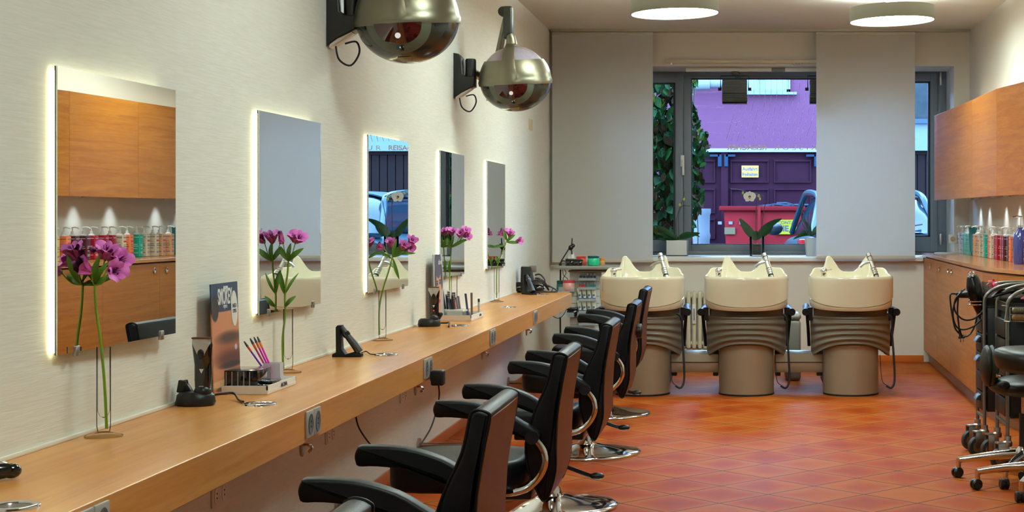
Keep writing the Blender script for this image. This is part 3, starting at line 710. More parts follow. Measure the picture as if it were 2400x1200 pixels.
def blossom(parent, c, d, s):
    """funnel of six petals"""
    d = Vector(d).normalized(); q = d.to_track_quat('Z', 'Y').to_matrix().to_4x4(); q.translation = c
    m = MB()
    for k in range(6):
        a = k*PI/3+random.uniform(-.15, .15); wide = k % 2 == 0; w = s*(.40 if wide else .24); op = .42 if wide else .3
        def pt(u, v, a=a, w=w, op=op):
            r = s*(.05+.16*v+op*v**2.8); z = s*(.98*v**.9-.10*v**4); ww = w*(math.sin(PI*min(1, .10+.74*v**1.25))**.75)
            x = (u-.5)*2*ww; curl = -.10*s*(2*u-1)**2*v
            return q@Vector((r*math.cos(a)-x*math.sin(a), r*math.sin(a)+x*math.cos(a), z+curl))
        m.grid(pt, 4, 6)
    bl = m.build('blossom', M_petal, parent, sharp=80)
    m = MB()
    for k in range(5):
        a = k*1.25; m.tube([q@Vector((0, 0, s*.1)), q@Vector((s*.08*math.cos(a), s*.08*math.sin(a), s*.5)), q@Vector((s*.14*math.cos(a), s*.14*math.sin(a), s*.8))], s*.018, n=5, smooth=2)
    for k in (1, 3, 5):
        a = k*PI/3; m.sphere(q@Vector((s*.2*math.cos(a), s*.2*math.sin(a), s*.55)), s*.05, (1, 1, 1.4), 8)
    m.build('stamen', M_throat, bl)
def flower(y0, stem, heads, leaves, label, x=-1.76, s=.05, br_z=None):
    """stem/heads/leaves given as (px, py, dy) seen from the camera, at depth y0 (+dy)"""
    base = at(stem[0][0], stem[0][1], y0); t = empty('alstroemeria', base, label=label, cat='flower', group='alstroemeria stems in the vases')
    g = lambda a: at(a[0], a[1], y0+(a[2] if len(a) > 2 else 0))-base
    m = MB(); sp = [g(a) for a in stem]; m.tube(sp, [.0044, .0034], n=8, smooth=6); st = m.build('stem', M_stem, t)
    top = sp[-1]
    for hpx, hpy, dy, dx, dz in heads:
        c = g((hpx, hpy, dy)); d = Vector((dx, -.35, dz)).normalized(); c0 = c-d*s*.6
        m = MB(); m.tube([top, (top+c0)/2+Vector((0, 0, -.012)), c0], .0019, n=6, smooth=5); m.sphere(c0, .005, (1, 1, 1.3), 8); m.build('flower_stalk', M_stem, t)
        blossom(t, c0, d, s)
    for (a, b_, w) in leaves:
        m = MB(); blade(m, g(a), g(b_), w, .012, up=(0, -1, .25), cup=.25); m.build('leaf', M_leaf, t, sharp=80)
    return t
VX = -1.762
vs = [(4.227, 'glass vase nearest the camera, in front of the first mirror'), (5.97, 'glass vase beside the white make-up tray'), (7.66, 'glass vase below the third mirror'), (9.4, 'glass vase behind the clear pencil stand'), (11.23, 'glass vase in front of the last mirror')]
vpx = [243, 668, 893, 1060, 1165]
for i, (y, l) in enumerate(vs):
    x = max(-1.772, (vpx[i]-CX)*y/F) if i != 1 else (668-CX)*5.93/F
    if i == 2: y = 7.54
    if i == 4: y = 11.0
    vase(i, y, x, l)
random.seed(11)
flower(4.227, [(250, 1005), (245, 900), (236, 800), (226, 730), (222, 668)],
       [(165, 590, .02, -.3, .8), (190, 625, -.04, -.4, .3), (213, 588, .05, 0, .9), (248, 584, 0, .2, .8), (272, 635, -.04, .5, .1), (286, 608, .03, .6, .3), (268, 595, .04, .4, .6)],
       [((222, 668), (160, 652, .05), .013), ((222, 668), (236, 596, -.03), .010), ((222, 668), (276, 645, .02), .009), ((222, 660), (196, 606, .02), .008), ((222, 665), (258, 612, .0), .008)],
       'magenta alstroemeria stem nearest the camera, in front of the first mirror', s=.052)
flower(5.97, [(664, 865), (662, 800), (668, 740), (668, 690), (674, 640), (676, 612)],
       [(650, 556, 0, -.4, .5), (702, 556, -.02, .5, .5), (690, 552, .03, 0, .8)],
       [((676, 612), (650, 572, .02), .011), ((676, 612), (712, 582, 0), .011), ((668, 690), (656, 632, 0), .010), ((668, 690), (700, 640, .02), .006), ((668, 720), (694, 694, .0), .009), ((676, 612), (682, 570, .01), .009)],
       'pink alstroemeria stem in front of the second mirror', s=.052)
flower(7.6, [(889, 785), (889, 725), (897, 680), (912, 632), (920, 600)],
       [(915, 566, .0, -.1, .8), (887, 577, 0, -.8, .3), (948, 574, -.03, .3, .5), (966, 562, 0, .4, .5), (962, 580, .02, .7, -.1)],
       [((920, 602), (962, 574, 0), .022), ((918, 606), (884, 588, 0), .008), ((930, 596), (974, 594, 0), .008), ((921, 606), (936, 655, 0), .009), ((922, 600), (930, 562, 0), .009)],
       'pink alstroemeria stem leaning right over the third mirror', s=.048)
flower(9.35, [(1054, 742), (1054, 700), (1054, 650), (1058, 580)],
       [(1041, 541, 0, -.6, .5), (1060, 541, .02, .1, .8), (1078, 546, -.02, .1, .5), (1092, 540, 0, .4, .6), (1096, 553, .02, .7, 0)],
       [((1058, 580), (1046, 555, 0), .012), ((1058, 580), (1096, 560, 0), .012), ((1058, 580), (1104, 558, .02), .008), ((1054, 640), (1053, 610, 0), .010), ((1058, 580), (1064, 552, 0), .009), ((1058, 580), (1036, 574, 0), .007)],
       'pink alstroemeria stem with many leaves in front of the fourth mirror', s=.052)
flower(11.1, [(1164, 698), (1164, 640), (1168, 615), (1184, 574), (1188, 562)],
       [(1174, 545, 0, -.6, .5), (1196, 546, 0, .3, .6), (1218, 564, 0, .8, .1), (1192, 542, .03, 0, .8)],
       [((1182, 576), (1153, 580, 0), .010), ((1188, 564), (1180, 538, 0), .012), ((1188, 566), (1208, 550, 0), .012), ((1188, 568), (1216, 570, 0), .012), ((1168, 618), (1162, 600, 0), .011)],
       'pink alstroemeria stem in front of the last mirror', s=.052)

# ------------------------------------------------------------------ things on the counter
def clipper_dock(loc, rz, label, red=False, side=-1):
    t = empty('hair_clipper_dock', loc, rz=rz, label=label, cat='hair clipper')
    m = MB(); m.lathe([(0, 0), (.056, 0), (.060, .012), (.056, .034), (.046, .044), (0, .046)], 36, Matrix.Diagonal((1.05, .8, 1, 1))); m.sphere((.026, -.008, .045), .028, (1, 1, .8), 16); m.build('charging_base', M_black, t)
    m = MB(); secs = [(.02, .018, .015, 0), (.07, .0205, .016, 0), (.11, .0205, .015, 0), (.14, .022, .017, -.004), (.175, .0245, .015, -.008), (.197, .023, .008, -.012)]
    def fn(u, v):
        f = v*(len(secs)-1); i = min(int(f), len(secs)-2); q = f-i; z, a, b, o = [secs[i][k]+(secs[i+1][k]-secs[i][k])*q for k in range(4)]
        an = u*2*PI; return (.026+1.3*a*math.copysign(abs(math.cos(an))**.7, math.cos(an)), -.006+o+b*math.copysign(abs(math.sin(an))**.7, math.sin(an)), .02+z)
    m.grid(fn, 24, 15, closed_u=True); cb = m.build('clipper_body', M_blackgloss, t, sharp=60)
    m = MB()
    def fs(u, v):
        f = .6+.4*v; i = min(int(f*(len(secs)-1)), len(secs)-2); q = f*(len(secs)-1)-i; z, a, b, o = [secs[i][k]+(secs[i+1][k]-secs[i][k])*q for k in range(4)]
        sp = .35+.65*min(1, v*1.6); q2 = (u*2-1)*sp*.96; cc = abs(q2)**(1/.7); yy = math.sqrt(max(0, 1-cc*cc))**.7; return (.026+q2*a*1.3, -.006+o-b*yy-.0012, .02+z)
    m.grid(fs, 12, 10); m.build('silver_faceplate', P('silver plastic', (196, 194, 188), .3, metal=.15, coat=.3), cb)
    m = MB(); m.sphere((.026, -.030, .165), .011, (1, .35, 1.5), 16); m.build('slide_button', M_black, cb)
    m = MB(); m.box(-.003, .055, -.030, -.010, .214, .219); m.build('blade', P('dark orange blade rim', (110, 74, 44), .4, metal=.5), cb)
    m = MB(); m.prism([(.019, .118), (.033, .118), (.026, .104)], -.0235, -.021, 'y'); m.box(.019, .033, -.0245, -.022, .062, .064); m.box(.022, .03, -.0245, -.022, .056, .058); m.build('logo_mark', M_white, cb)
    if red: MB().box(.023, .029, -.0245, -.022, .086, .091).build('led', emit('red led', (1, .02, .03, 1), 2.5), cb)
    m = MB()
    for k in range(3): m.box(-.012, .012, -.01, .008, 0, .04, .003, M=Tr(side*.036+(k-1)*.012, .002+.006*k, .04)@Ry(side*.35*(k-.5))@Rz(k*.8))
    m.build('comb_attachment', M_black, t)
    return t
clipper_dock(onc(455, 950)+Vector((.005, 0, 0)), 0, 'black and silver hair clipper in its dock beside the eye poster')
clipper_dock(onc(1006, 765)+Vector((0, 0, 0)), .12, 'black and silver hair clipper with red light, in front of the face poster', red=True, side=1)
def cord(pts, r, label, name='cable'):
    base = Vector(pts[0]); m = MB(); m.tube([Vector(p)-base for p in pts], r, n=8, smooth=6); o = m.build(name, M_black); o.location = base; return tag(o, label, 'cable')
u = lambda px, py, dz=.006: onc(px, py)+Vector((0, 0, dz))
cord([u(500, 940, .02), u(525, 938, .022), u(548, 936, .02), u(560, 942), u(570, 946)], .004, 'short black cable from the first clipper dock into the grommet')
cord([u(1030, 762, .012), u(1045, 762, .012), u(1053, 763, .016), u(1052, 768)], .005, 'short black cable from the second clipper dock')
cord([u(848, 832, .01), u(858, 830, .012), u(868, 833, .006), u(880, 834)], .0028, 'thin black cable from the trimmer stand to its grommet')
cord([u(1250, 691, .008), u(1262, 690, .012), u(1268, 691, .003)], .003, 'tiny black cable at the far trimmer stand')
# near clipper at the picture edge
p = onc(-30, 1128); t = empty('hair_clipper', p, rz=.5, label='black and silver clipper cut off by the left picture edge', cat='hair clipper')
m = MB(); m.sphere((0, 0, .022), .03, (2.3, .8, .72), 20); m.sphere((.05, 0, .02), .022, (1, .8, .8), 16); m.build('body', M_blackgloss, t)
m = MB(); m.sphere((-.0, 0, .036), .022, (2.0, .7, .6), 16); m.build('silver_cover', M_satin, t)
# A-shaped trimmer stands
def trimmer(loc, s, rz, label):
    t = empty('trimmer_stand', loc, rz=rz, label=label, cat='trimmer', group='small black trimmers in A shaped stands'); t.scale = (s, s, s)
    m = MB(); m.prism([(-.062, 0), (.062, 0), (.062, .012), (.03, .022), (-.005, .012), (-.022, .035), (-.026, .12), (-.022, .136), (-.04, .136), (-.047, .128), (-.046, .02), (-.062, .012)], -.024, .024, 'y', .004); m.build('stand', M_armtop, t)
    m = MB(); m.tube([(.052, -.002, .02), (.03, -.002, .052), (.0, -.002, .09), (-.028, -.002, .128)], [.019, .012], n=18, smooth=4); b = m.build('trimmer_body', P('charcoal soft plastic', (40, 40, 38), .35), t)
    m = MB(); m.tube([(.0, -.002, .09), (-.010, -.002, .103)], .0168, n=18); m.build('collar', M_blackgloss, b)
    m = MB(); m.box(.035, .06, -.022, .018, .004, .012, .002); m.build('foot_contact', M_satin, t)
trimmer(onc(815, 836), 1, 0, 'black trimmer resting on its A-shaped stand between second and third mirror')
trimmer(onc(1240, 690), 1.15, -.9, 'black trimmer on its stand at the far end of the counter')
# black boxy clipper station with coiled cables, far end
p = onc(1250, 682); p.x = -1.74
t = empty('hair_dryer_station', (p.x, 12.33, CT), label='tall black appliance at the far counter end, with coiled thick cable', cat='appliance')
m = MB(); m.prism([(-.05, 0), (.06, 0), (.025, .2), (.012, .21), (-.042, .21), (-.046, .2)], -.05, .05, 'y', .004); m.build('housing', M_black, t)
m = MB(); m.prism([(.03, .06), (.064, .03), (.03, .205)], -.052, .03, 'y', .002); m.build('side_panel', P('dark bronze plastic', (60, 58, 52), .3), t)
MB().box(-.04, .02, -.052, .02, .208, .214, .002).build('silver_top', M_satin, t)
MB().box(.005, .068, -.01, .03, .165, .215, .002).build('grey_tab', P('taupe card', (110, 98, 92), .5), t)
m = MB()
for k in range(3): m.tube([(-.10, .0, .015), (-.09, -.03, .05+.012*k), (0, -.06, .062+.01*k), (.12, -.04, .08+.012*k), (.17, .0, .02)], .007, n=8, smooth=5)
m.tube([(.06, 0, .14), (.1, 0, .145), (.14, -.01, .1), (.13, -.02, .05)], .006, n=8, smooth=6); m.tube([(.06, 0, .115), (.1, .0, .11), (.14, -.01, .07)], .006, n=8, smooth=6)
m.tube([(-.02, -.05, .008), (.1, -.06, .008), (.21, -.03, .008), (.24, .0, .012), (.2, .0, .04), (.12, -.02, .075)], .006, n=8, smooth=6)
m.tube([(.14, -.02, .05), (.2, -.02, .04), (.19, -.01, .01), (.12, -.01, .015)], .003, n=8, smooth=6); m.build('cable', M_black, t)
m = MB(); m.sphere((.07, -.01, .035), .05, (1.4, .8, .7), 16); m.sphere((-.05, -.0, .02), .035, (1.3, .8, .7), 16); m.build('hose_bundle', M_blackgloss, t)
# posters
def ell_card(name, base, blobs):
    m, N, L, b = nm(name); tc = N.new('ShaderNodeTexCoord'); sx = N.new('ShaderNodeSeparateXYZ'); L.new(tc.outputs['Generated'], sx.inputs[0])
    b.inputs['Roughness'].default_value = .6; prev = None
    def M2(op, a, c):
        n = N.new('ShaderNodeMath'); n.operation = op
        for i, q in enumerate((a, c)):
            if isinstance(q, (int, float)): n.inputs[i].default_value = q
            else: L.new(q, n.inputs[i])
        return n.outputs[0]
    rgb = N.new('ShaderNodeRGB'); rgb.outputs[0].default_value = srgb(*base); prev = rgb.outputs[0]
    for (cy, cz, ry, rz, soft, col) in blobs:
        a = M2('DIVIDE', M2('SUBTRACT', sx.outputs[1], cy), ry); c = M2('DIVIDE', M2('SUBTRACT', sx.outputs[2], cz), rz)
        d = M2('ADD', M2('MULTIPLY', a, a), M2('MULTIPLY', c, c))
        mr = N.new('ShaderNodeMapRange'); mr.inputs[1].default_value = 1-soft; mr.inputs[2].default_value = 1+soft; mr.inputs[3].default_value = 1; mr.inputs[4].default_value = 0; L.new(d, mr.inputs[0])
        mx = N.new('ShaderNodeMix'); mx.data_type = 'RGBA'; L.new(mr.outputs[0], mx.inputs[0]); L.new(prev, mx.inputs[6]); mx.inputs[7].default_value = srgb(*col); prev = mx.outputs[2]
    L.new(prev, b.inputs['Base Color']); return m
def poster(y0, y1, z1, rx, label, mat, extra):
    t = empty('poster_card', (XL+.055, (y0+y1)/2, CT), label=label, cat='poster'); hw = (y1-y0)/2; H = z1-CT
    M = Ry(-rx); m = MB(); m.box(-.004, 0, -hw, hw, 0, H); bm = m.bm; bm.transform(M); c = m.build('card', mat, t); extra(c, hw, H, M); return t
skin = (200, 132, 92)
Mp1 = ell_card('eye poster print', skin, [(.62, .36, .6, .16, .7, (158, 92, 60)), (.62, .50, .46, .055, .8, (78, 52, 42)), (.62, .31, .50, .075, .8, (96, 50, 40)), (.66, .25, .42, .03, .7, (48, 32, 34)), (.86, .40, .05, .025, .4, (186, 180, 214)), (.3, .1, .5, .03, .4, (216, 168, 128)), (.45, .05, .4, .025, .4, (84, 52, 40)), (.5, 1.0, 1.4, .26, .02, (42, 60, 86)), (.12, .78, .14, .12, .2, (44, 36, 34))])
def ex1(c, hw, H, M):
    R, U = (0, 1, 0), M@Vector((0, 0, 1))
    o = lambda y, z: M@Vector((.0006, y, z))
    text('poster_text', 'SMOKEY', .075, M_lightink, c, o(.0, H*.87), R, U, bold=.0015, sx=.5); text('poster_text', 'ALCINA', .013, M_lightink, c, o(.01, H*.955), R, U, bold=.001)
    text('poster_text', 'eyes', .022, M_lightink, c, o(.0, H*.79), R, U)
    m = MB(); m.lathe([(0, 0), (.04, 0), (.04, .0012), (0, .0012)], 32, M@Tr(.0, .092, H*.755)@Ry(PI/2)@Matrix.Diagonal((1.55, .8, 1, 1))); rr = m.build('round_sticker', M_white, c)
    text('sticker_text', 'NEU', .02, M_ink, rr, M@Vector((.0016, .092, H*.78)), R, U); text('sticker_text', 'EYES', .018, M_ink, rr, M@Vector((.0016, .092, H*.73)), R, U)
poster(5.15, 5.42, 1.127, .035, 'tall poster card with a made-up eye and SMOKEY lettering, leaning on the wall', Mp1, ex1)
Mp2 = ell_card('face poster print', (176, 172, 168), [(.5, .48, .3, .36, .12, (206, 146, 112)), (.35, .2, .3, .25, .2, (196, 134, 102)), (.5, .86, .38, .22, .12, (70, 70, 84)), (.18, .62, .1, .2, .2, (60, 52, 52)), (.86, .66, .1, .2, .2, (60, 52, 52)), (.36, .56, .1, .028, .3, (70, 66, 84)), (.66, .57, .1, .028, .3, (70, 66, 84)), (.36, .6, .12, .012, .3, (60, 46, 42)), (.66, .61, .12, .012, .3, (60, 46, 42)), (.52, .38, .06, .02, .3, (160, 90, 70)), (.5, .3, .13, .03, .25, (150, 44, 60))])
def ex2(c, hw, H, M):
    o = lambda y, z: M@Vector((.0006, y, z)); text('poster_text', 'alcina', .045, M_lightink, c, o(.06, H*.88), (0, 1, 0), M@Vector((0, 0, 1)))
poster(8.82, 9.08, 1.137, .035, 'tall poster card with a woman\'s face beside the fourth mirror', Mp2, ex2)
# make-up tray one
def tray(x0, x1, y0, y1, h, label, cut=0):
    t = empty('display_tray', ((x0+x1)/2, (y0+y1)/2, CT), label=label, cat='tray'); a, b = (x1-x0)/2, (y1-y0)/2
    m = MB(); pts = [(-a, -b), (a-cut, -b), (a, -b+cut*1.5), (a, b), (-a, b)] if cut else [(-a, -b), (a, -b), (a, b), (-a, b)]
    m.prism(pts, 0, h*.55, 'z', .002); m.build('tray_base', M_whitepaint, t)
    m = MB(); k = len(pts)
    for i in range(k):
        p0, p1 = Vector(pts[i]+(0,)), Vector(pts[(i+1) % k]+(0,)); d = (p1-p0).normalized(); nn = Vector((-d.y, d.x, 0))*.004
        m.prism([(p0.x, p0.y), (p1.x, p1.y), (p1.x+nn.x, p1.y+nn.y), (p0.x+nn.x, p0.y+nn.y)], h*.5, h)
    m.build('tray_rim', M_whitepaint, t); return t
tr1 = tray(-1.80, -1.615, 5.22, 5.55, .03, 'white make-up display tray with black palettes in front of the eye poster')
text('tray_text', 'ALCINA', .02, M_ink, tr1, (.0935, .02, .016), (0, 1, 0), (0, 0, 1))
def palette(loc, sx, sy, h, label, rz=0, strips=0):
    t = empty('makeup_palette', loc, rz=rz, label=label, cat='make-up palette')
    MB().box(-sx/2, sx/2, -sy/2, sy/2, 0, h, .002).build('case', M_blackgloss, t)
    if strips:
        m = MB()
        for k in range(strips): x = -sx/2+.012+k*(sx-.02)/strips; m.box(x, x+.003, -sy/2-.0015, -sy/2+.001, .002, h-.004)
        m.build('label_strip', P('grey strip', (150, 150, 150), .5), t)
    return t
TB = CT+.0166
palette((-1.72, 5.33, TB), .12, .15, .062, 'stack of black make-up palettes standing on the white tray', strips=5)
palette((-1.648, 5.33, TB), .055, .13, .012, 'flat black palette lying at the front of the white tray')
palette((-1.648, 5.35, TB+.0125), .05, .10, .009, 'thin black palette on top of the flat one in the tray')
bh = empty('brush_holder', (-1.675, 5.48, TB), label='clear plastic box holding four make-up brushes', cat='holder')
m = MB()
for a in ((-.03, .03, -.022, -.02), (-.03, .03, .02, .022), (-.03, -.028, -.022, .022), (.028, .03, -.022, .022)): m.box(*a, 0, .068)
m.box(-.03, .03, -.022, .022, 0, .003); m.build('clear_box', P('frosted acrylic', (226, 222, 230), .2, alpha=.45), bh)
for k, (px, py) in enumerate(((572, 800), (586, 793), (595, 790), (603, 789))):
    tip = at(px, py, 5.46+.01*k); bse = Vector((-1.682+.006*k, 5.48, TB+.006)); t = empty('makeup_brush', bse, label=['leftmost make-up brush leaning in the clear box', 'second make-up brush from the left in the clear box', 'third make-up brush from the left in the clear box', 'rightmost make-up brush in the clear box'][k], cat='make-up brush', group='pink make-up brushes'); d = tip-bse
    m = MB(); m.tube([(0, 0, 0), d*.74], .0034, n=8); m.build('handle', P(['violet handle', 'pink handle', 'magenta handle', 'magenta handle'][k], [(130, 60, 190), (206, 70, 150), (232, 40, 190), (232, 40, 190)][k], .25, metal=.3), t)
    m = MB(); m.tube([d*.74, d*.87], .0042, n=8); m.build('ferrule', P('orange ferrule', (226, 110, 50), .3, metal=.4), t); m = MB(); m.tube([d*.87, d*.95, d], [.0048, .002], n=8); m.build('bristles', M_black, t)
# tray two with pencils
tr2 = tray(-1.785, -1.585, 8.93, 9.34, .034, 'white pencil display tray in front of the fourth mirror', cut=.0)
text('tray_text', 'ALCINA', .018, M_ink, tr2, (.101, .1, .017), (0, 1, 0), (0, 0, 1))
TB2 = CT+.0188
rk = empty('pencil_stand', (-1.71, 9.15, TB2), label='raised clear stand full of make-up pencils on the white tray', cat='pencil stand')
m = MB(); m.prism([(-.075, -.06), (.055, -.1), (.075, -.06), (.06, .06), (-.075, .06)], .03, .04, 'z', .002); m.build('upper_plate', P('frosted white acrylic', (226, 224, 214), .2), rk)
m = MB(); m.prism([(-.07, -.055), (.05, -.09), (.068, -.055), (.055, .055), (-.07, .055)], 0, .03); m.build('clear_block', P('grey acrylic', (170, 166, 160), .1, alpha=.5), rk)
cols = [(52, 60, 92), (52, 60, 92), (60, 62, 74), (52, 60, 92), (28, 28, 30), (52, 60, 92), (34, 34, 38), (150, 60, 60), (120, 116, 118), (110, 104, 104), (28, 28, 30), (150, 60, 60), (40, 40, 44)]
ppx = [(1018, 681, 1023, 736), (1027, 682, 1033, 735), (1034, 688, 1038, 732), (1037, 680, 1044, 735), (1027, 700, 1028, 730), (1050, 696, 1057, 735), (1046, 690, 1049, 730), (1064, 702, 1067, 732), (1069, 697, 1073, 730), (1074, 694, 1078, 728), (1060, 690, 1062, 730), (1036, 706, 1039, 734), (1056, 700, 1060, 731)]
for k, (a, b_, c, d_) in enumerate(ppx):
    Y = 9.08+.012*(k % 5); b0 = at(c, d_, Y); b0.z = TB2+.041; tp = at(a, b_, Y+.005)-b0
    nm_ = ['navy', 'navy', 'slate', 'navy', 'black', 'navy', 'black', 'red', 'grey', 'grey', 'black', 'red', 'black'][k]
    t = empty('makeup_pencil', b0, label='%s make-up pencil, number %s from the left in the raised stand' % (nm_, ['one', 'two', 'four', 'six', 'three', 'nine', 'seven', 'eleven', 'twelve', 'thirteen', 'ten', 'five', 'eight'][k]), cat='make-up pencil', group='make-up pencils in the raised stand')
    m = MB(); m.tube([(0, 0, 0), tp*.9], .0062, n=8); m.build('barrel', P('pencil '+nm_, cols[k], .35), t); m = MB(); m.tube([tp*.9, tp], .0064, n=8); m.build('cap', P('pencil cap grey', (120, 112, 108), .4), t)
for k, (px, py, h) in enumerate(((1051, 681, 0), (1061, 686, 0))):
    p = at(px, py, 9.13); m = MB(); m.box(-.010, .010, -.004, .004, -.055, .0, .001); o = m.build('mascara_card', [M_white, M_black][k]); o.location = p+Vector((0, .02*k+.01, -.0)); o.location.z = p.z; m = 0
    tag(o, ['small white printed product card in the pencil stand', 'small black printed product card in the pencil stand'][k], 'product card')
    o.data.transform(Matrix.Diagonal((1, 1, 1, 1))); 
    for v in o.data.vertices:
        if v.co.z < -.04: v.co.z = TB2+.041-o.location.z
    for q in range(4): MB().box(-.007, .007, -.0048, -.0041, -.014-q*.011, -.008-q*.011).build('print', M_ink if k == 0 else M_lightink, o)
for k, (a, b_, c, d_, col, l) in enumerate(((1091, 688, 1097, 738, (48, 56, 96), 'navy pencil standing alone on the white tray'), (1105, 686, 1106, 737, (112, 92, 80), 'brown pencil standing alone on the white tray'), (1122, 700, 1123, 733, (60, 60, 62), 'short white and grey pencil at the tray\'s right end'))):
    Y = [9.1, 9.13, 9.29][k]; b0 = at(c, d_, Y); b0.z = TB2+.001; tp = at(a, b_, Y)-b0; t = empty('makeup_pencil', b0, label=l, cat='make-up pencil')
    m = MB(); m.tube([(0, 0, 0), tp*.78], .0066, n=8); m.build('barrel', P('solo pencil %d' % k, (196, 192, 188) if k == 2 else col, .35), t); m = MB(); m.tube([tp*.78, tp], .0067, n=8); m.build('cap', P('solo cap %d' % k, col, .35), t)
for k, (px, py, c, l) in enumerate(((1088, 737, (110, 26, 30), 'small dark red make-up pot on the white tray'), (1098, 735, (120, 116, 130), 'small grey make-up pot on the white tray'))):
    p = at(px, py, 9.16+.05*k); p.z = TB2; m = MB(); m.lathe([(0, 0), (.011, 0), (.012, .014), (.009, .018), (0, .018)], 16); o = m.build('makeup_pot', P('pot %d' % k, c, .25)); o.location = p; tag(o, l, 'make-up pot')
m = MB(); m.lathe([(0, 0), (.05, 0), (.052, .003), (0, .003)], 32, Matrix.Diagonal((1, 1.7, 1, 1))); o = m.build('clear_plate', P('pinkish acrylic', (190, 150, 140), .15, alpha=.6)); o.location = (-1.64, 9.25, TB2); tag(o, 'oval clear plate lying on the white pencil tray', 'plate')
# ------------------------------------------------------------------ hood dryers on the left wall
def hood_dryer(hc, label, side, R=.222):
    """hc: centre of the hood; mounted on the left wall"""
    Y = hc[1]; z0 = hc[2]-R*1.0
    t = empty('hood_dryer', (XL, Y, 2.1), label=label, cat='hair dryer', group='wall mounted hood dryers')
    c = Vector(hc)-Vector(t.location)
    m = MB(); m.prism([(0, -.005), (.048, .03), (.13, .07), (.13, .135), (.075, .135), (.058, .15), (.052, .25), (.03, .275), (0, .28)], -.05, .05, 'y', .008, 3); br = m.build('wall_bracket', M_black, t)
    m = MB(); m.cyl((.1, 0, .136), (.1, 0, .24), .034, n=28); m.cyl((.1, 0, .24), (.1, 0, .246), .03, n=28); m.build('pivot', M_black, br)
    m = MB(); m.prism([(.01, -.008), (.06, .022), (.11, .056), (.11, .07), (.02, .03)], -.04, .04, 'y', .002); m.build('bracket_underside', M_white, br)
    m = MB(); m.tube([(.03, 0, .0), (.05, -.02, -.06), (.10, -.02, -.085), (.135, -.01, -.03), (.12, 0, .02), (.07, 0, .012)], .0045, n=8, smooth=6); m.build('cable', M_black, br)
    # swinging arm behind the hood, up to the top joint
    top = c+Vector((-.045, .03, R*1.98))
    m = MB(); m.tube([(.1, .0, .17), (.16, .12, .13), (.2, .18, .05)], .03, n=14, smooth=4, flat=(1, .8)); m.build('lower_arm', M_hood, t)
    m = MB(); m.tube([(.2, .2, .0), (.2, .2, .12)], .035, n=16); m.build('elbow', M_black, t)
    m = MB(); m.tube([(.2, .2, .06), top+Vector((-.03, .05, -.04))], [.045, .026], n=14, flat=(1, .7)); m.build('upper_arm', M_hood, t)
    m = MB(); m.tube([top+Vector((-.035, .05, .0)), top+Vector((-.035, -.02, .0))], .032, n=20); m.box(top.x-.03, top.x+.028, top.y-.06, top.y+.03, top.z-.175, top.z+.03, .012, 3); m.build('top_joint', P('charcoal joint', (44, 44, 38), .35), t)
    # hood
    q = Tr(*c)@Matrix.Rotation(-.05, 4, 'Y')@Matrix.Rotation(.10, 4, 'X')
    n = 22
    def sph(a0, a1, r, k=14): return [(r*math.cos(a0+(a1-a0)*i/k), r*math.sin(a0+(a1-a0)*i/k)) for i in range(k+1)]
    hood = MB(); hood.lathe([(R*1.03*math.cos(-.09), R*math.sin(-.09)-.004), (R*1.045, 0)]+sph(.06, .62, R*1.02, 8)+[(R*.80, R*.585), (R*.84, R*.3), (R*1.0, 0), (R*1.01, -.02), (R*1.03*math.cos(-.09), R*math.sin(-.09)-.004)], 64, q)
    hs_ = hood.build('hood_shell', M_hood, t)
    m = MB(); m.lathe(sph(.6, PI/2-.001, R*.985, 12)[:-1]+[(0, R*.985)], 64, q); m.build('clear_dome', M_lilac, hs_)
    m = MB()
    def band(u, v):
        a = -.02+(PI/2+.05)*v; w = .028+.03*(1-v)**2; r = R*(1.035+.012*(1-(2*u-1)**4)); x = (u-.5)*2*w
        return q@Vector((x-.01, -r*math.cos(a)*math.sqrt(max(0, 1-(x/R)**2)), r*math.sin(a)+R*.03*v))
    m.grid(band, 12, 20, thick=.01); m.tube([q@Vector((-.01, -.0, R*1.04)), q@Vector((-.012, 0, R*1.25)), top+Vector((0, -.02, -.17))], [.036, .019], n=16, smooth=3); m.build('ridge', M_hood, hs_)
    m = MB(); m.lathe(sph(-PI/2+.001, -.03, R*1.0, 20), 64, q@Matrix.Diagonal((1, 1, .86, 1))); b = m.build('smoked_visor', M_smoke, t)
    m = MB()
    def panel(u, v, off=.006, wa=.66, lo=-.86, hi=-.1):
        a = hi+(lo-hi)*v; w = wa*math.sqrt(max(0, 1-((v-.0)/1.0)**2.6)); th = -PI/2+(u-.5)*2*w
        r = R+off; return q@Vector((r*math.cos(a)*math.cos(th), r*math.cos(a)*math.sin(th), r*.86*math.sin(a)))
    m.grid(panel, 20, 16, thick=.003); pn = m.build('control_panel', M_smoke2, b)
    m = MB(); m.grid(lambda u, v: panel(u, v, .0085, .46, -.58, -.09), 16, 10, thick=.002); rd = m.build('red_filter', M_darkred, pn)
    m = MB(); m.sphere(panel(.5, 0, .012, .3, -.4, -.36), .0125, (1, .5, 1), 14); m.build('status_light', emit('white status dot', (1, .95, .85, 1), .7), rd)
    p = panel(.5, 0, .011, .3, -.7, -.66)
    m = MB(); m.box(p.x-.016, p.x+.016, p.y-.004, p.y+.002, p.z-.013, p.z+.013, .002, M=None); bt = m.build('switch', M_blackgloss, pn)
    MB().box(p.x-.002, p.x+.002, p.y-.0055, p.y-.003, p.z-.002, p.z+.004).build('switch_mark', M_lightink, bt)
    m = MB(); m.grid(lambda u, v: (lambda th, a: q@Vector(((R+.003)*math.cos(a)*math.cos(th), (R+.003)*math.cos(a)*math.sin(th), (R+.003)*.86*math.sin(a))))(-PI/2+(u-.5)*.5, -1.0-.22*v), 10, 5, thick=.002); m.build('grille', P('beige grille', (120, 112, 84), .3), b)
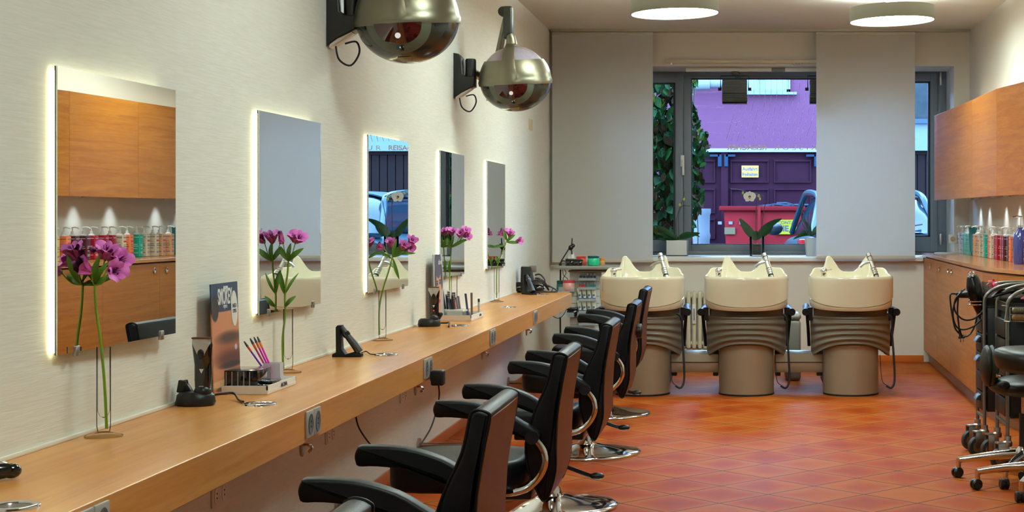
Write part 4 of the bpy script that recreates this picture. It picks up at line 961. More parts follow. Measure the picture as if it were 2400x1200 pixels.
    for s_ in (-1, 1):
        m = MB(); m.grid(lambda u, v: (lambda th, a: q@Vector(((R+.003)*math.cos(a)*math.cos(th), (R+.003)*math.cos(a)*math.sin(th), (R+.003)*.86*math.sin(a))))(-PI/2+s_*(.75+.22*u), -.1-.09*v*(1.3-u)), 8, 3, thick=.001); m.build('vent_slot', M_gasket, b)
    return t
hood_dryer((-1.481, 6.77, 2.216), 'silver wall-mounted hood dryer nearest the camera, cut by the top of the picture', 0)
hood_dryer((-1.444, 9.70, 2.207), 'whole silver wall-mounted hood dryer further back, between the fourth and fifth mirrors', 0)
t = empty('wall_plate', (XL, -XL*F/(CX-1243), CAMH+(510-292)*13.1/F), label='small beige rectangular patch high on the left wall near the window', cat='wall plate')
MB().box(0, .006, -.09, .09, -.048, .048, .003).build('cover', P('beige patch', (206, 184, 132), .5), t)

# ------------------------------------------------------------------ styling chairs
def make_chair(loc, label):
    t = empty('styling_chair', loc, label=label, cat='chair', group='black styling chairs along the counter')
    W2 = .245
    out = [(.25, .85), (.23, .76), (.185, .66), (.155, .55), (.165, .45), (.195, .38), (.212, .348), (.226, .345), (.24, .37), (.262, .45), (.262, .55), (.268, .66), (.285, .76), (.302, .845), (.298, .862), (.275, .87), (.258, .865)]
    out = sm(out, 3); m = MB(); m.prism(out, -W2, W2, 'y', .012, 3); bk = m.build('backrest', M_leather, t, sharp=50)
    # rear shell, following the back
    rear = [(.226, .343), (.243, .37), (.266, .45), (.266, .55), (.272, .66), (.288, .76), (.298, .82), (.302, .848)]
    def sh(u, v):
        k = v*(len(rear)-1); i = min(int(k), len(rear)-2); f = k-i; x = rear[i][0]+(rear[i+1][0]-rear[i][0])*f; z = rear[i][1]+(rear[i+1][1]-rear[i][1])*f
        return (x+.0005+.003*(1-(2*u-1)**2), (u-.5)*2*(W2-.008), z)
    m = MB(); m.grid(sh, 12, 16, thick=.003); m.build('rear_shell', M_leatherback, bk, sharp=60)
    for s_ in (-1, 1):
        m = MB(); m.tube([(x+(.0), s_*(W2-.004), z) for x, z in out], .0035, n=6, closed=True); m.build('piping', M_armtop, bk)
    # seat
    m = MB(); pl = []
    for k in range(24):
        a = 2*PI*k/24; c, s = math.cos(a), math.sin(a); ex = .55
        x = math.copysign(abs(c)**ex, c); y = math.copysign(abs(s)**ex, s); pl.append((-.11+x*.25*(1 if c > 0 else 1.0), y*W2*.98))
    m.prism(pl, .365, .475, 'z', .028, 4); m.build('seat', M_leather, t, sharp=60)
    m = MB(); m.box(-.16, .16, -.12, .12, .325, .368, .01); m.build('seat_support', M_black, t)
    for s_ in (-1, 1):
        y = s_*.275
        m = MB(); prof = [(-.15, .648), (-.16, .662), (-.162, .68), (-.155, .698), (-.14, .706), (-.02, .700), (.08, .672), (.15, .632), (.2, .602), (.212, .58), (.2, .56), (.18, .556), (.1, .602), (0, .636), (-.1, .648)]
        m.prism(sm(prof, 3), y-.028, y+.028, 'y', .01, 3); ar = m.build('armrest', M_armtop, t, sharp=50)
        m = MB(); m.cyl((.186, y-.034, .578), (.186, y+.034, .578), .024, n=20); m.build('arm_joint', M_black, ar)
        m = MB(); m.tube([(.19, y, .575), (.222, y, .53), (.228, y, .48), (.205, y, .43), (.165, y, .395), (.12, y, .38)], .0125, n=14, smooth=6); m.build('chrome_arm_tube', M_chrome, ar)
        m = MB(); m.tube([(.13, y, .384), (.1, s_*.2, .365), (.05, s_*.12, .35)], .0125, n=12, smooth=4); m.build('arm_bracket', M_chrome, ar)
    # column, base, pedal
    m = MB(); m.lathe([(0, .3), (.028, .3), (.028, .34), (0, .34)], 24); m.lathe([(.03, .33), (.034, .31), (.04, .26), (.055, .22), (.075, .205), (.075, .19), (.062, .185), (.05, .15), (.045, .08), (.06, .05), (0, .05)], 32); m.build('column', M_chrome, t, sharp=50)
    m = MB(); m.lathe([(0, 0), (.31, 0), (.312, .006), (.308, .014), (.29, .019), (.2, .031), (.1, .046), (.07, .055), (0, .056)], 64); m.build('base_disc', M_chrome, t, sharp=50)
    m = MB(); m.tube([(-.05, -.02, .2), (.05, -.05, .2), (.17, -.09, .165), (.2, -.1, .16)], .010, n=10, smooth=4); pd = m.build('pump_lever', M_black, t)
    m = MB(); m.sphere((.22, -.105, .16), .03, (1.2, .8, .55), 16); m.build('lever_pad', M_black, pd)
    return t
cpos = [(-.94, 2.40, 'black styling chair at the bottom edge, only its backrest top showing'), (-.94, 4.1, 'nearest black styling chair with both armrests in view'),
        (-.935, 5.72, 'second black styling chair from the front, seat and chrome arm showing'), (-.905, 7.22, 'third black styling chair, chrome disc base at the bottom of the picture'),
        (-.91, 8.86, 'fourth black styling chair with a round knob on its back shell'), (-.96, 10.6, 'fifth black styling chair, furthest, in front of the left basin')]
ch0 = None
for x, y, l in cpos:
    if ch0 is None: ch0 = make_chair((x, y, 0), l)
    else: o = dup(ch0, (x, y, 0), label=l)
    if y == 8.86:
        m = MB(); m.cyl((.285, -.0, .70), (.31, 0, .70), .042, n=24); m.sphere((.31, 0, .70), .042, (.3, 1, 1), 20); m.build('headrest_knob', M_black, o)

# ------------------------------------------------------------------ wash units
def basin_unit(x0, label, sticker=False):
    y0 = 11.85
    t = empty('wash_basin_chair', (x0, y0, 0), label=label, cat='wash basin', group='cream backwash basins in a row')
    # pedestal
    m = MB(); m.lathe([(0, 0), (.207, 0), (.207, .012), (.211, .014), (.211, .55), (0, .55)], 48); ped = m.build('pedestal', M_pedestal, t)
    m = MB(); m.lathe([(.2125, .0), (.2125, .012)], 48); m.build('pedestal_foot', M_gasket, ped)
    # collar between shell and bowl
    m = MB(); m.lathe([(.2, .56), (.285, .575), (.285, .66), (.2, .66)], 40, Tr(0, .06, 0)@Matrix.Diagonal((1, .8, 1, 1))); m.build('collar', M_seatgrey, t)
    # ribbed leatherette back shell
    def shell(u, v):
        a = (u-.5)*2; ww = .312; x = a*ww; yy = -.255+.30*abs(a)**2.4
        zb = .335-.06*max(0, abs(a)-.35)/.65+.075*max(0, 1-abs(a)/.72)**.7 if abs(a) < .72 else .335-.06*(abs(a)-.35)/.65
        zb = .285+.115*max(0, 1-(abs(a)/.98)**2.6)
        z = zb+(.60-zb)*v; rib = .011*math.cos(2*PI*(5.0*v)); taper = 1-.03*(1-v)
        k = min(1, min(v, 1-v)*12)
        return (x*taper*(1+.0*rib), yy-rib*k-.012*math.sin(PI*v), z)
    m = MB(); m.grid(shell, 40, 60, thick=.03); m.build('ribbed_backrest', M_seatgrey, t, sharp=70)
    # seat and armrests beyond
    m = MB(); m.box(-.27, .27, .15, .85, .40, .50, .03, 3); m.build('seat', M_leather, t); m = MB(); m.box(-.2, .2, .2, .7, .03, .4, .02); m.build('seat_base', P('dark base plastic', (30, 30, 32), .5), t)
    for s_ in (-1, 1):
        m = MB(); m.tube([(s_*.348, -.06, .628), (s_*.33, .25, .632), (s_*.32, .55, .635)], .028, n=16); ar = m.build('armrest', M_armtop, t)
        m = MB(); m.tube([(s_*.335, .0, .61), (s_*.325, .04, .5), (s_*.315, .12, .36)], .013, n=10, smooth=3); m.build('arm_post', M_armtop, ar)
        m = MB(); m.box(s_*.31-.02, s_*.31+.02, .0, .03, .56, .66); m.build('side_bracket', M_black, t)
    # bowl: outer wall, rim and cavity in one surface
    H = .905; Wd = .325
    def plan(th):
        c, s = math.cos(th), math.sin(th)
        e = 2/2.35; x = Wd*math.copysign(abs(c)**e, c); y = math.copysign(abs(s)**e, s)
        return x, y*(.345 if s < 0 else .27)+.03
    def hgt(th):
        s = math.sin(th)
        if s <= 0: return 0
        d = abs(th-PI/2); a = math.degrees(d)
        corner = .055*max(0, min(1, (a < 62)*(62-a)/8 if a > 54 else 1)) if a < 62 else 0
        pts_ = [(0, .02), (5, .022), (9, .038), (13, .070), (17, .104), (21, .132), (24, .144), (27, .145), (30, .130), (32.5, .085), (34.5, .058), (40, .055), (54, .055), (60, .045), (68, .015), (80, 0), (90, 0)]
        for (p, q), (r, s2) in zip(pts_, pts_[1:]):
            if p <= a <= r: return q+(s2-q)*(a-p)/(r-p)
        return 0
    rows = [(.30, .668, .0, 0), (.955, .674, .0, 0), (.978, .69, 0, 0), (.984, .745, 0, 0), (.966, .750, 0, 0), (1.0, .757, 0, .0), (1.0, .80, 0, 0), (1.0, .84, 0, .0), (1.0, .88, 0, .6), (.995, H-.01, 0, .95), (.975, H, 0, 1), (.945, H-.004, 0, 1), (.93, H-.02, 0, .95), (.90, H-.06, 0, .7), (.80, H-.10, 0, .1), (.60, H-.15, 0, 0), (.3, H-.17, 0, 0), (.02, H-.175, 0, 0)]
    def bowl(u, v):
        th = u*2*PI; i = round(v*(len(rows)-1)); k, z, _, w = rows[i]; x, y = plan(th)
        zz = z+hgt(th)*w
        if i in (3, 4, 5): zz = z-.078*max(0, -math.sin(th))**1.1
        if i in (0, 1, 2): zz = z-.025*max(0, -math.sin(th))+(.0)
        if i == 2: zz = z-.027*max(0, -math.sin(th))
        # neck notch narrows in plan so the horns curl inwards
        d = math.degrees(abs(th-PI/2))
        if math.sin(th) > 0 and d < 40 and w > .3: x *= (1-.0*w)
        return (x*k, y*k+(1-k)*.02, zz)
    m = MB(); m.grid(bowl, 216, len(rows)-1, closed_u=True); bo = m.build('basin_bowl', M_ceramic, t, sharp=48)
    # mixer
    m = MB(); m.cyl((-.212, -.10, .84), (-.212, -.10, .93), .021, n=20); m.sphere((-.212, -.10, .945), .027, (1, 1, .85), 18); m.tube([(-.2, -.10, .95), (-.15, -.10, .953)], .004, n=8); m.build('mixer_tap', M_chrome, t)
    # hand shower
    a, b = Vector((.205, -.15, .85)), Vector((.135, .0, 1.07)); d = b-a
    m = MB(); m.tube([a, a+d*.25], [.017, .019], n=16); m.tube([a+d*.3, a+d*.75], [.018, .015], n=16); m.tube([a+d*.75, b], [.019, .02], n=16)
    for k in range(3): m.tube([a+d*(.36+k*.07), a+d*(.39+k*.07)], .021, n=16)
    m.tube([a+d*.74, a+d*.74+Vector((-.05, .0, -.012)), a+d*.74+Vector((-.085, .0, -.04))], .0125, n=12, smooth=3); sh_ = m.build('hand_shower', M_satin, t)
    m = MB(); m.tube([a+d*.26, a+d*.3], .0205, n=16); m.tube([a+d*.88, a+d*.9], .021, n=16); m.box(a.x-.01, a.x+.02, a.y-.02, a.y+.02, .842, .853); m.build('rubber_ring', M_gasket, sh_)
    # hose on the right
    m = MB(); m.tube([(.27, -.1, .62), (.305, -.1, .58), (.31, -.08, .46), (.32, -.1, .3), (.325, -.12, .12), (.30, -.14, .06), (.26, -.14, .075)], .0085, n=10, smooth=6); m.build('drain_hose', M_gasket, t)
    m = MB(); m.tube([(.26, -.14, .08), (.23, -.1, .12), (.22, -.05, .3)], .003, n=6, smooth=4); m.build('cable', M_gasket, t)
    if sticker: MB().box(-.03, .055, -.2145, -.2105, .375, .42).build('type_label', P('beige label', (176, 168, 150), .5), ped)
    return t
basin_unit(-.79, 'left cream wash basin chair, partly hidden by the furthest styling chair')
basin_unit(.008, 'middle cream wash basin chair between the other two')
basin_unit(.808, 'right cream wash basin chair with a small label on its pedestal', True)
for x, l in ((-.39, 'grey connecting beam between the left and middle basins'), (.41, 'grey connecting beam between the middle and right basins')):
    t = empty('connecting_beam', (x, 11.95, 0), label=l, cat='beam', group='beams linking the wash basins')
    m = MB(); m.prism([(-.07, .16), (.07, .16), (.09, .19), (.09, .27), (.06, .32), (-.04, .325), (-.085, .30), (-.09, .245), (-.09, .19)], -.185, .185, 'x', .004)
    m.build('beam', P('light taupe lacquer', (164, 154, 134), .3, metal=.3), t)
    m = MB(); m.box(-.185, .185, -.094, -.088, .236, .242); m.build('seam', M_gasket, t)
    for s_ in (-1, 1): m = MB(); m.box(s_*.16-.02, s_*.16+.022, -.05, .05, .13, .165, .006); m.build('clamp', M_black, t)
# radiator and small bin behind the basins
ra = empty('radiator', (bx(1628)-.0, YB-.08, 0), label='cream column radiator on the back wall between the left and middle basins', cat='radiator')
zr0, zr1 = bz(828), bz(686)
for k in range(7):
    x = (k-3)*.052; m = MB(); m.box(x-.019, x+.019, -.05, .05, .13, zr1+.02, .017, 4); m.build('radiator_column', P('cream radiator enamel', (214, 206, 180), .35), ra)
m = MB(); m.cyl((-.18, 0, .18), (.18, 0, .18), .022); m.cyl((-.18, 0, zr1-.03), (.18, 0, zr1-.03), .022); m.box(-.2, -.19, .02, .08, .2, .6); m.box(-.15, -.12, .02, .08, .3, .34); m.box(.12, .15, .02, .08, .3, .34); m.build('header_pipe', P('cream radiator enamel', (214, 206, 180), .35), ra)
m = MB(); m.box(-.018, .018, -.066, -.052, zr1-.28, zr1-.10, .003); hm = m.build('heat_cost_meter', M_white, ra); MB().box(-.006, .006, -.068, -.0655, zr1-.25, zr1-.14).build('meter_window', P('grey meter window', (120, 124, 120), .3), hm)
MB().box(-.2, .2, -.02, .02, 0, .13).build('radiator_foot', P('cream radiator enamel', (214, 206, 180), .35), ra)
bn = empty('waste_bin', (at(1856, 0, 12.9).x, 12.9, 0), label='slim grey bin standing between the middle and right basins', cat='bin')
m = MB(); m.box(-.06, .07, -.15, .15, 0, .505, .03, 3); m.build('bin_body', P('warm grey plastic', (138, 134, 124), .45), bn); m = MB(); m.box(-.063, .073, -.153, .153, .5, .56, .03, 4); m.build('lid', P('warm grey lid', (150, 146, 134), .4), bn)
# ------------------------------------------------------------------ right wall cupboards
ZB_, ZT_ = 1.52, 2.285
# upper cupboards: two straight doors, then the angled end unit
def door_panel(name, p0, p1, z0, z1, th, mat, parent, loc, gap=.0015):
    p0, p1 = Vector(p0), Vector(p1); d = (p1-p0).normalized(); n = Vector((d.y, -d.x))      # n points away from the room
    if n.x < 0: n = -n
    a, b = p0+d*gap, p1-d*gap
    m = MB(); m.prism([(a.x-loc.x, a.y-loc.y), (b.x-loc.x, b.y-loc.y), (b.x+n.x*th-loc.x, b.y+n.y*th-loc.y), (a.x+n.x*th-loc.x, a.y+n.y*th-loc.y)], z0-loc.z, z1-loc.z, 'z', .0012, 1)
    return m.build(name, mat, parent)
uf = [(1.737, 14.2), (1.80, 12.28), (1.822, 11.2), (1.917, 10.62), (2.085, 9.95)]
ul = ['wall cupboard door unit nearest the window, in front of the right pane', 'second wall cupboard from the window on the right wall', 'angled wall cupboard unit where the row turns', 'last wall cupboard unit running back to the wall at the right edge']
for i in range(4):
    (a, b), l = (uf[i], uf[i+1]), ul[i]
    c = empty('wall_cupboard', (XR, (a[1]+b[1])/2, ZB_), label=l, cat='cupboard', group='beech wall cupboards on the right wall'); lo = Vector(c.location)
    m = MB(); m.prism([(a[0]+.022-lo.x, a[1]-lo.y), (b[0]+.022-lo.x, b[1]-lo.y), (-.004, b[1]-lo.y), (-.004, a[1]-lo.y)], 0, ZT_-ZB_, 'z'); m.build('cabinet_body', M_cab, c)
    door_panel('door', a, b, ZB_-.012, ZT_, .02, M_cab, c, lo)
# lower cupboards and worktop
ZW = 1.02
lf = [(1.668, YB-.01), (1.648, 13.3), (1.632, 12.3), (1.618, 11.3), (1.606, 10.45), (1.64, 10.05), (1.78, 9.35), (1.95, 8.6)]
ll = ['base cupboard against the back wall below the right window', 'base cupboard with a single hole handle, second from the back wall', 'base cupboard with paired hole handles behind the hair dryer', 'base cupboard right behind the trolleys', 'base cupboard unit at the rounded corner', 'angled base cupboard unit behind the trolleys at the right edge', 'last angled base cupboard at the right picture edge']
for i in range(7):
    a, b = lf[i], lf[i+1]
    c = empty('base_cupboard', (XR, (a[1]+b[1])/2, 0), label=ll[i], cat='cupboard', group='beech base cupboards on the right wall'); lo = Vector(c.location)
    m = MB(); m.prism([(a[0]+.022-lo.x, a[1]-lo.y), (b[0]+.022-lo.x, b[1]-lo.y), (-.004, b[1]-lo.y), (-.004, a[1]-lo.y)], .12, ZW-.035, 'z'); m.build('cabinet_body', M_cab, c)
    dr = door_panel('door', a, b, .115, ZW-.04, .02, M_cab, c, lo)
    m = MB(); m.prism([(a[0]+.05-lo.x, a[1]-lo.y), (b[0]+.05-lo.x, b[1]-lo.y), (min(b[0]+.2, XR-.01)-lo.x, b[1]-lo.y), (a[0]+.2-lo.x, a[1]-lo.y)], 0, .12, 'z'); m.build('plinth', P('grey brown plinth', (128, 96, 74), .3), c)
    for px, py in ((2181, 624), (2202, 630), (2223, 634.5), (2231, 636), (2273, 641), (2282, 643)):
        # place on the front plane
        (x0, y0_), (x1, y1_) = a, b; s_ = (px-CX)/F; den = (x1-x0)-s_*(y1_-y0_); tt = (s_*y0_-x0)/den
        if 0 <= tt < 1:
            X, Y = x0+(x1-x0)*tt, y0_+(y1_-y0_)*tt; z = CAMH-(py-CY)*Y/F
            m = MB(); m.lathe([(.021, 0), (.024, .004), (.018, .006), (.015, .001), (0, .001)], 24, Tr(X-lo.x-.001, Y-lo.y, z)@Ry(-PI/2)); m.build('ring_handle', M_chrome, dr)
wt = empty('cupboard_worktop', (XR, 11.5, ZW-.035), label='beech worktop along the right wall carrying the shampoo bottles', cat='worktop'); lo = Vector(wt.location)
e = .014
m = MB(); m.prism([(XR-lo.x, YB-.005-lo.y)]+[(x-e-lo.x, y-lo.y) for x, y in [(1.664, YB-.005)]+lf[1:4]+[(1.606, 10.5), (1.612, 10.3), (1.635, 10.1), (1.67, 9.92)]+lf[6:]]+[(XR-lo.x, 8.6-lo.y)], .009, .035, 'z', .001, 1); m.build('worktop', M_cabtop, wt)
# spots under the wall cupboards and the strip on top of them
for i, (x, y) in enumerate(((2.0, 13.75), (2.0, 13.25), (2.0, 12.4), (2.0, 11.8), (2.0, 11.1), (2.0, 10.5))):
    t = empty('cupboard_spotlight', (x, y, ZB_-.001), label=['small cupboard spotlight nearest the window', 'second cupboard spotlight from the window', 'third cupboard spotlight from the window', 'fourth cupboard spotlight from the window', 'fifth cupboard spotlight from the window', 'cupboard spotlight furthest from the window'][i], cat='spotlight', group='small spots under the wall cupboards')
    MB().lathe([(0, -.004), (.022, -.004), (.022, -.0105), (.03, -.011), (.032, 0), (0, 0)], 24).build('housing', M_satin, t)
    ld = bpy.data.lights.new('spot_beam', 'SPOT'); ld.energy = SPOT_E; ld.color = (.8, .93, 1); ld.spot_size = 1.5; ld.spot_blend = 1.0; ld.shadow_soft_size = .03
    lo_ = bpy.data.objects.new('spot_beam', ld); COL.objects.link(lo_); lo_.parent = t; lo_.location = (0, 0, -.02); lo_.rotation_euler = (0, -.25, 0)
up = empty('uplight_strip', (2.0, 11.9, ZT_), label='light strip lying on top of the wall cupboards', cat='light')
MB().box(-.02, .02, -1.6, 1.9, .002, .02).build('housing', M_white, up)
MB().box(-.012, .012, -1.58, 1.88, .0205, .024).build('diffuser', emit('uplight tube', (1, .9, .66, 1), UP_E), up)
# pump bottles
M_pump = P('white pump plastic', (228, 228, 222), .35)
def bottle_maker(body, band, ink, name):
    t = empty('pump_bottle', (0, 0, 0)); mb = P('bottle '+name, body, .3)
    m = MB(); m.box(-.042, .042, -.033, .033, 0, .19, .008, 3); bd = m.build('bottle_body', mb, t)
    m = MB(); m.lathe([(.024, .188), (.022, .198), (.012, .203), (.012, .225), (0, .225)], 20); nk = m.build('pump_neck', M_pump, t)
    m = MB(); m.cyl((0, 0, .22), (0, 0, .252), .0045, n=10); m.tube([(.004, 0, .253), (-.02, 0, .256), (-.048, 0, .250), (-.052, 0, .243)], .006, n=10, flat=(1.5, .8)); m.build('pump_head', M_pump, nk)
    m = MB()
    if ink:
        for k, (w, z) in enumerate(((.030, .165), (.022, .105), (.028, .092), (.018, .070), (.024, .04), (.02, .03))): m.box(-.0425, -.042, -w/2*1.6, w/2*1.6, z, z+.004)
        m.build('label_print', ink, bd)
    else: m.bm.free()
    if band:
        MB().box(-.0428, -.042, -.022, .026, .128, .142).build('colour_band', P('band '+name, band, .4), bd)
    if ink:
        m = MB()
        for w, z in ((.034, .165), (.024, .105), (.03, .09), (.02, .07), (.03, .035)): m.box(-w, w*.6, -.0336, -.033, z, z+.004)
        if band: m.box(-.02, .025, -.0336, -.033, .128, .130)
        m.build('side_print', ink, bd)
    return t
kinds = {'white': ((206, 212, 220), (60, 90, 150), P('blue print', (70, 84, 140), .5)), 'teal': ((110, 176, 164), (30, 120, 140), P('teal print', (50, 100, 100), .5)), 'cream': ((212, 196, 172), (220, 60, 30), M_ink),
         'peach': ((214, 166, 128), (214, 70, 40), M_ink), 'turquoise': ((30, 160, 136), None, M_lightink), 'orange': ((226, 122, 76), (206, 50, 40), M_ink), 'crimson': ((158, 22, 44), None, M_lightink),
         'maroon': ((88, 36, 46), None, M_lightink), 'yellow': ((214, 186, 110), None, M_ink)}
seq = ['white', 'white', 'teal', 'teal', 'teal', None, 'peach', 'peach', 'cream', 'cream', 'turquoise', 'orange', 'cream', 'crimson', 'crimson', 'crimson', 'maroon', 'maroon', 'orange', 'yellow', 'blue', 'crimson', 'maroon', 'white']
proto = {}; seen = {}
nth = ['first', 'second', 'third', 'fourth']
tot = {k: seq.count(k) for k in seq}
for i, k in enumerate(seq):
    y = 14.20-.152*i; x = 2.0+(.01 if i % 2 else 0)
    if k is None:
        t = empty('cosmetic_tube', (x-.02, y, ZW), label='dark teal tube standing upside down among the pump bottles', cat='tube')
        m = MB(); m.grid(lambda u, v: ((.038+.008*v)*math.cos(u*2*PI), (.026*(1-v)+.004)*math.sin(u*2*PI), .03+.21*v), 24, 8, closed_u=True); m.prism([(-.046, -.004), (.046, -.004), (.046, .004), (-.046, .004)], .238, .246); m.build('tube_body', P('dark teal tube', (16, 104, 110), .35), t); MB().lathe([(0, 0), (.03, 0), (.03, .032), (0, .032)], 24).build('cap', P('dark teal cap', (12, 84, 92), .3), t); continue
    if k == 'blue':
        t = empty('pump_bottle', (x-.05, y-.22, ZW), label='large rounded violet blue bottle with chrome pump at the right picture edge', cat='bottle')
        m = MB(); m.lathe([(0, 0), (.05, 0), (.056, .01), (.056, .17), (.05, .21), (.022, .25), (.016, .26), (0, .26)], 32); m.build('bottle_body', P('violet blue bottle', (66, 72, 140), .15, coat=.5), t)
        m = MB(); m.cyl((0, 0, .26), (0, 0, .33), .005, n=10); m.cyl((0, 0, .26), (0, 0, .275), .02); m.tube([(.01, 0, .335), (-.03, 0, .338), (-.06, 0, .33)], .006, n=8); m.build('pump_head', M_chrome, t); continue
    seen[k] = seen.get(k, 0)+1
    l = '%s pump bottle, %sfrom the window end of the shampoo row' % (k, (nth[seen[k]-1]+' of its colour ') if tot[k] > 1 else 'only one of its colour ')
    if k not in proto:
        proto[k] = bottle_maker(*kinds[k], k); o = proto[k]; o['category'] = 'bottle'; o['label'] = l; o['group'] = 'pump bottles on the right worktop'; o.location = (x, y, ZW)
    else: o = dup(proto[k], (x, y, ZW), label=l)
m = MB(); m.box(-.09, .10, -.14, .14, .0, .008, .002); m.box(-.085, .09, -.13, .13, .009, .014, .002); o = m.build('notepad', [P('grey card', (150, 146, 134), .5)]); o.location = (1.80, 13.9, ZW); tag(o, 'flat grey notepad lying on the worktop corner near the window', 'notepad')
so = empty('wall_socket', (at(2233, 560, YB-.001).x+.0, YB, at(2233, 560, YB).z), label='white wall socket on the back wall behind the shampoo bottles', cat='socket')
MB().box(-.04, .04, -.012, 0, -.04, .04, .003).build('cover_plate', M_white, so); MB().lathe([(0, 0), (.024, 0), (.022, .003), (0, .001)], 20, Tr(0, -.012, 0)@Rx(PI/2)).build('socket_insert', P('beige insert', (190, 170, 140), .4), so)

# ------------------------------------------------------------------ trolleys at the right edge
M_box = P('black trolley drawer', (16, 16, 18), .35); M_boxside = P('dark brown trolley side', (26, 20, 17), .45)  # drawer sides: brownish reflection is put into the dark colour
M_handle = P('blue grey handle', (58, 64, 74), .35)
def wheel(t, p, r, a, name='caster'):
    q = Tr(*p)@Rz(a)
    m = MB(); m.lathe([(r*.62, -.016), (r*.93, -.016), (r, -.009), (r, .009), (r*.93, .016), (r*.62, .016), (r*.62, -.016)], 32, q@Rx(PI/2)); w = m.build(name, P('grey rubber tyre', (52, 50, 46), .55), t)
    m = MB(); m.lathe([(0, -.018), (r*.2, -.018), (r*.24, -.010), (r*.66, -.006), (r*.66, .006), (r*.24, .010), (r*.2, .018), (0, .018)], 28, q@Rx(PI/2)); m.build('wheel_disc', M_satin, w)
    m = MB(); m.box(-.022, .014+.03, -.024, -.019, -.01, r+.03, .002, M=q); m.box(-.022, .044, .019, .024, -.01, r+.03, .002, M=q); m.box(-.022, .05, -.024, .024, r+.022, r+.032, .002, M=q); m.build('caster_fork', M_satin, w)
    return w
def trolley(x, y0, y1, w, top, label, handles, zb):
    """x = left posts, y0 near, y1 far"""
    t = empty('salon_trolley', (x+w/2, (y0+y1)/2, 0), label=label, cat='trolley', group='black salon trolleys with tube frames'); lo = Vector((x+w/2, (y0+y1)/2, 0))
    for y in (y0, y1):
        R = .095; RX = .19; X0, X1 = x-lo.x, x+w-lo.x; yy = y-lo.y
        pts = [(X0, yy, .17), (X0, yy, top-R)]+[(X0+RX-RX*math.cos(a), yy, top-R+R*math.sin(a)) for a in [PI/2*k/8 for k in range(1, 9)]]+[(X1-RX+RX*math.sin(a), yy, top-R+R*math.cos(a)) for a in [PI/2*k/8 for k in range(0, 9)]]+[(X1, yy, .17)]
        m = MB(); m.tube(pts, .0105, n=14); m.build('frame_tube', M_alu, t)
        for X, an in ((X0, .35), (X1, .9)):
            m = MB(); m.lathe([(0, .125), (.024, .125), (.026, .13), (.026, .148), (.02, .155), (.02, .18), (0, .18)], 20, Tr(X, yy, 0)); m.build('caster_socket', M_satin, t)
            wheel(t, (X-.04, yy-.004, .058), .058, an)
    m = MB(); m.tube([(x-lo.x, y0-lo.y, zb-.03), (x-lo.x, y1-lo.y, zb-.03)], .009, n=8); m.tube([(x+w-lo.x, y0-lo.y, zb-.03), (x+w-lo.x, y1-lo.y, zb-.03)], .009, n=8); m.build('side_rail', M_alu, t)
    a, b = y0-lo.y+.018, y1-lo.y-.018; X0, X1 = x-lo.x+.018, x+w-lo.x-.018
    m = MB(); m.box(X0, X1, a, b, zb, .84, .004); cb = m.build('cabinet_body', M_box, t)
    n = 5; h = (.80-zb)/n
    for k in range(n):
        z = zb+.01+h*k; m = MB(); m.box(X0-.03, X0, a-.002, b+.002, z, z+h-.012, .004); dr = m.build('drawer', M_boxside, t)
        if k in handles: m = MB(); m.prism([(X0-.060, z+h*.50), (X0-.03, z+h*.42), (X0-.03, z+h*.78), (X0-.045, z+h*.72)], a+.04, b-.08, 'y', .006); m.build('handle', M_handle, dr)
    m = MB(); m.box(X0-.02, X1+.02, a, b, .84, .85, .003); m.box(X0-.02, X0-.01, a, b, .85, .89); m.box(X0-.02, X1+.02, a, a+.008, .85, .89); m.box(X0-.02, X1+.02, b-.008, b, .85, .89); m.build('top_tray', M_box, t)
    return t
t1 = trolley(1.35, 8.72, 8.98, .42, .975, 'rear black trolley with the hair dryer in its holder', (0, 2, 3), .25)
t2 = trolley(1.405, 8.28, 8.62, .5, .975, 'front black trolley with round brushes in a wire basket', (1,), .27)
# hair dryer in a ring holder
hd = empty('dryer_holder', at(2340, 712, 8.8), label='chrome wire ring holder clamped to the rear trolley', cat='holder'); lo = Vector(hd.location)
m = MB(); c0 = at(2290, 706, 8.8)-lo
for dz in (.0, -.018): m.tube([c0+Vector((.056*math.cos(a), .056*math.sin(a), dz)) for a in [2*PI*k/20 for k in range(20)]], .004, n=8, closed=True); m.tube([c0+Vector((.05, -.02, dz)), (0, 0, dz), (.05, .0, dz)], .004, n=8)
m.tube([c0+Vector((-.11, 0, .0)), c0+Vector((-.05, -.0, .0))], .0001 or .004, n=6); m.build('ring', M_chrome, hd)
m = MB(); m.box(-.03, .06, -.02, .02, -.05, .03, .01); m.build('clamp', M_blackgloss, hd)
dr = empty('hair_dryer', at(2292, 706, 8.8), label='glossy black hair dryer hanging nozzle down in the ring holder', cat='hair dryer'); lo = Vector(dr.location)
g = lambda px, py, dy=0: at(px, py, 8.8+dy)-lo
m = MB(); m.tube([g(2278, 645), g(2279, 650), g(2283, 668), g(2288, 690), g(2297, 712), g(2309, 745), g(2318, 778)], [.020, .034, .046, .050, .044, .035, .028], n=28, smooth=4)
bd = m.build('dryer_barrel', P('black dryer plastic', (8, 8, 9), .22, spec=.4), dr, sharp=60)
m = MB(); m.tube([g(2286, 686), g(2268, 690), g(2246, 691)], [.026, .017], n=18, smooth=4); m.box(g(2240, 0).x, g(2246, 0).x, -.012, .012, g(0, 694).z, g(0, 686).z, .003); m.build('handle', M_black, dr)
m = MB()
for px in (2274, 2282): m.cyl(g(px, 646), g(px, 639), .004, n=8); m.sphere(g(px, 639), .0055, n=10)
m.build('hook_pin', M_chrome, dr)
m = MB(); m.tube([g(2241, 689), g(2228, 690), g(2228, 712), g(2233, 745), g(2240, 772), g(2258, 788), g(2272, 784), g(2284, 765), g(2292, 735), g(2302, 715)], .005, n=8, smooth=6)
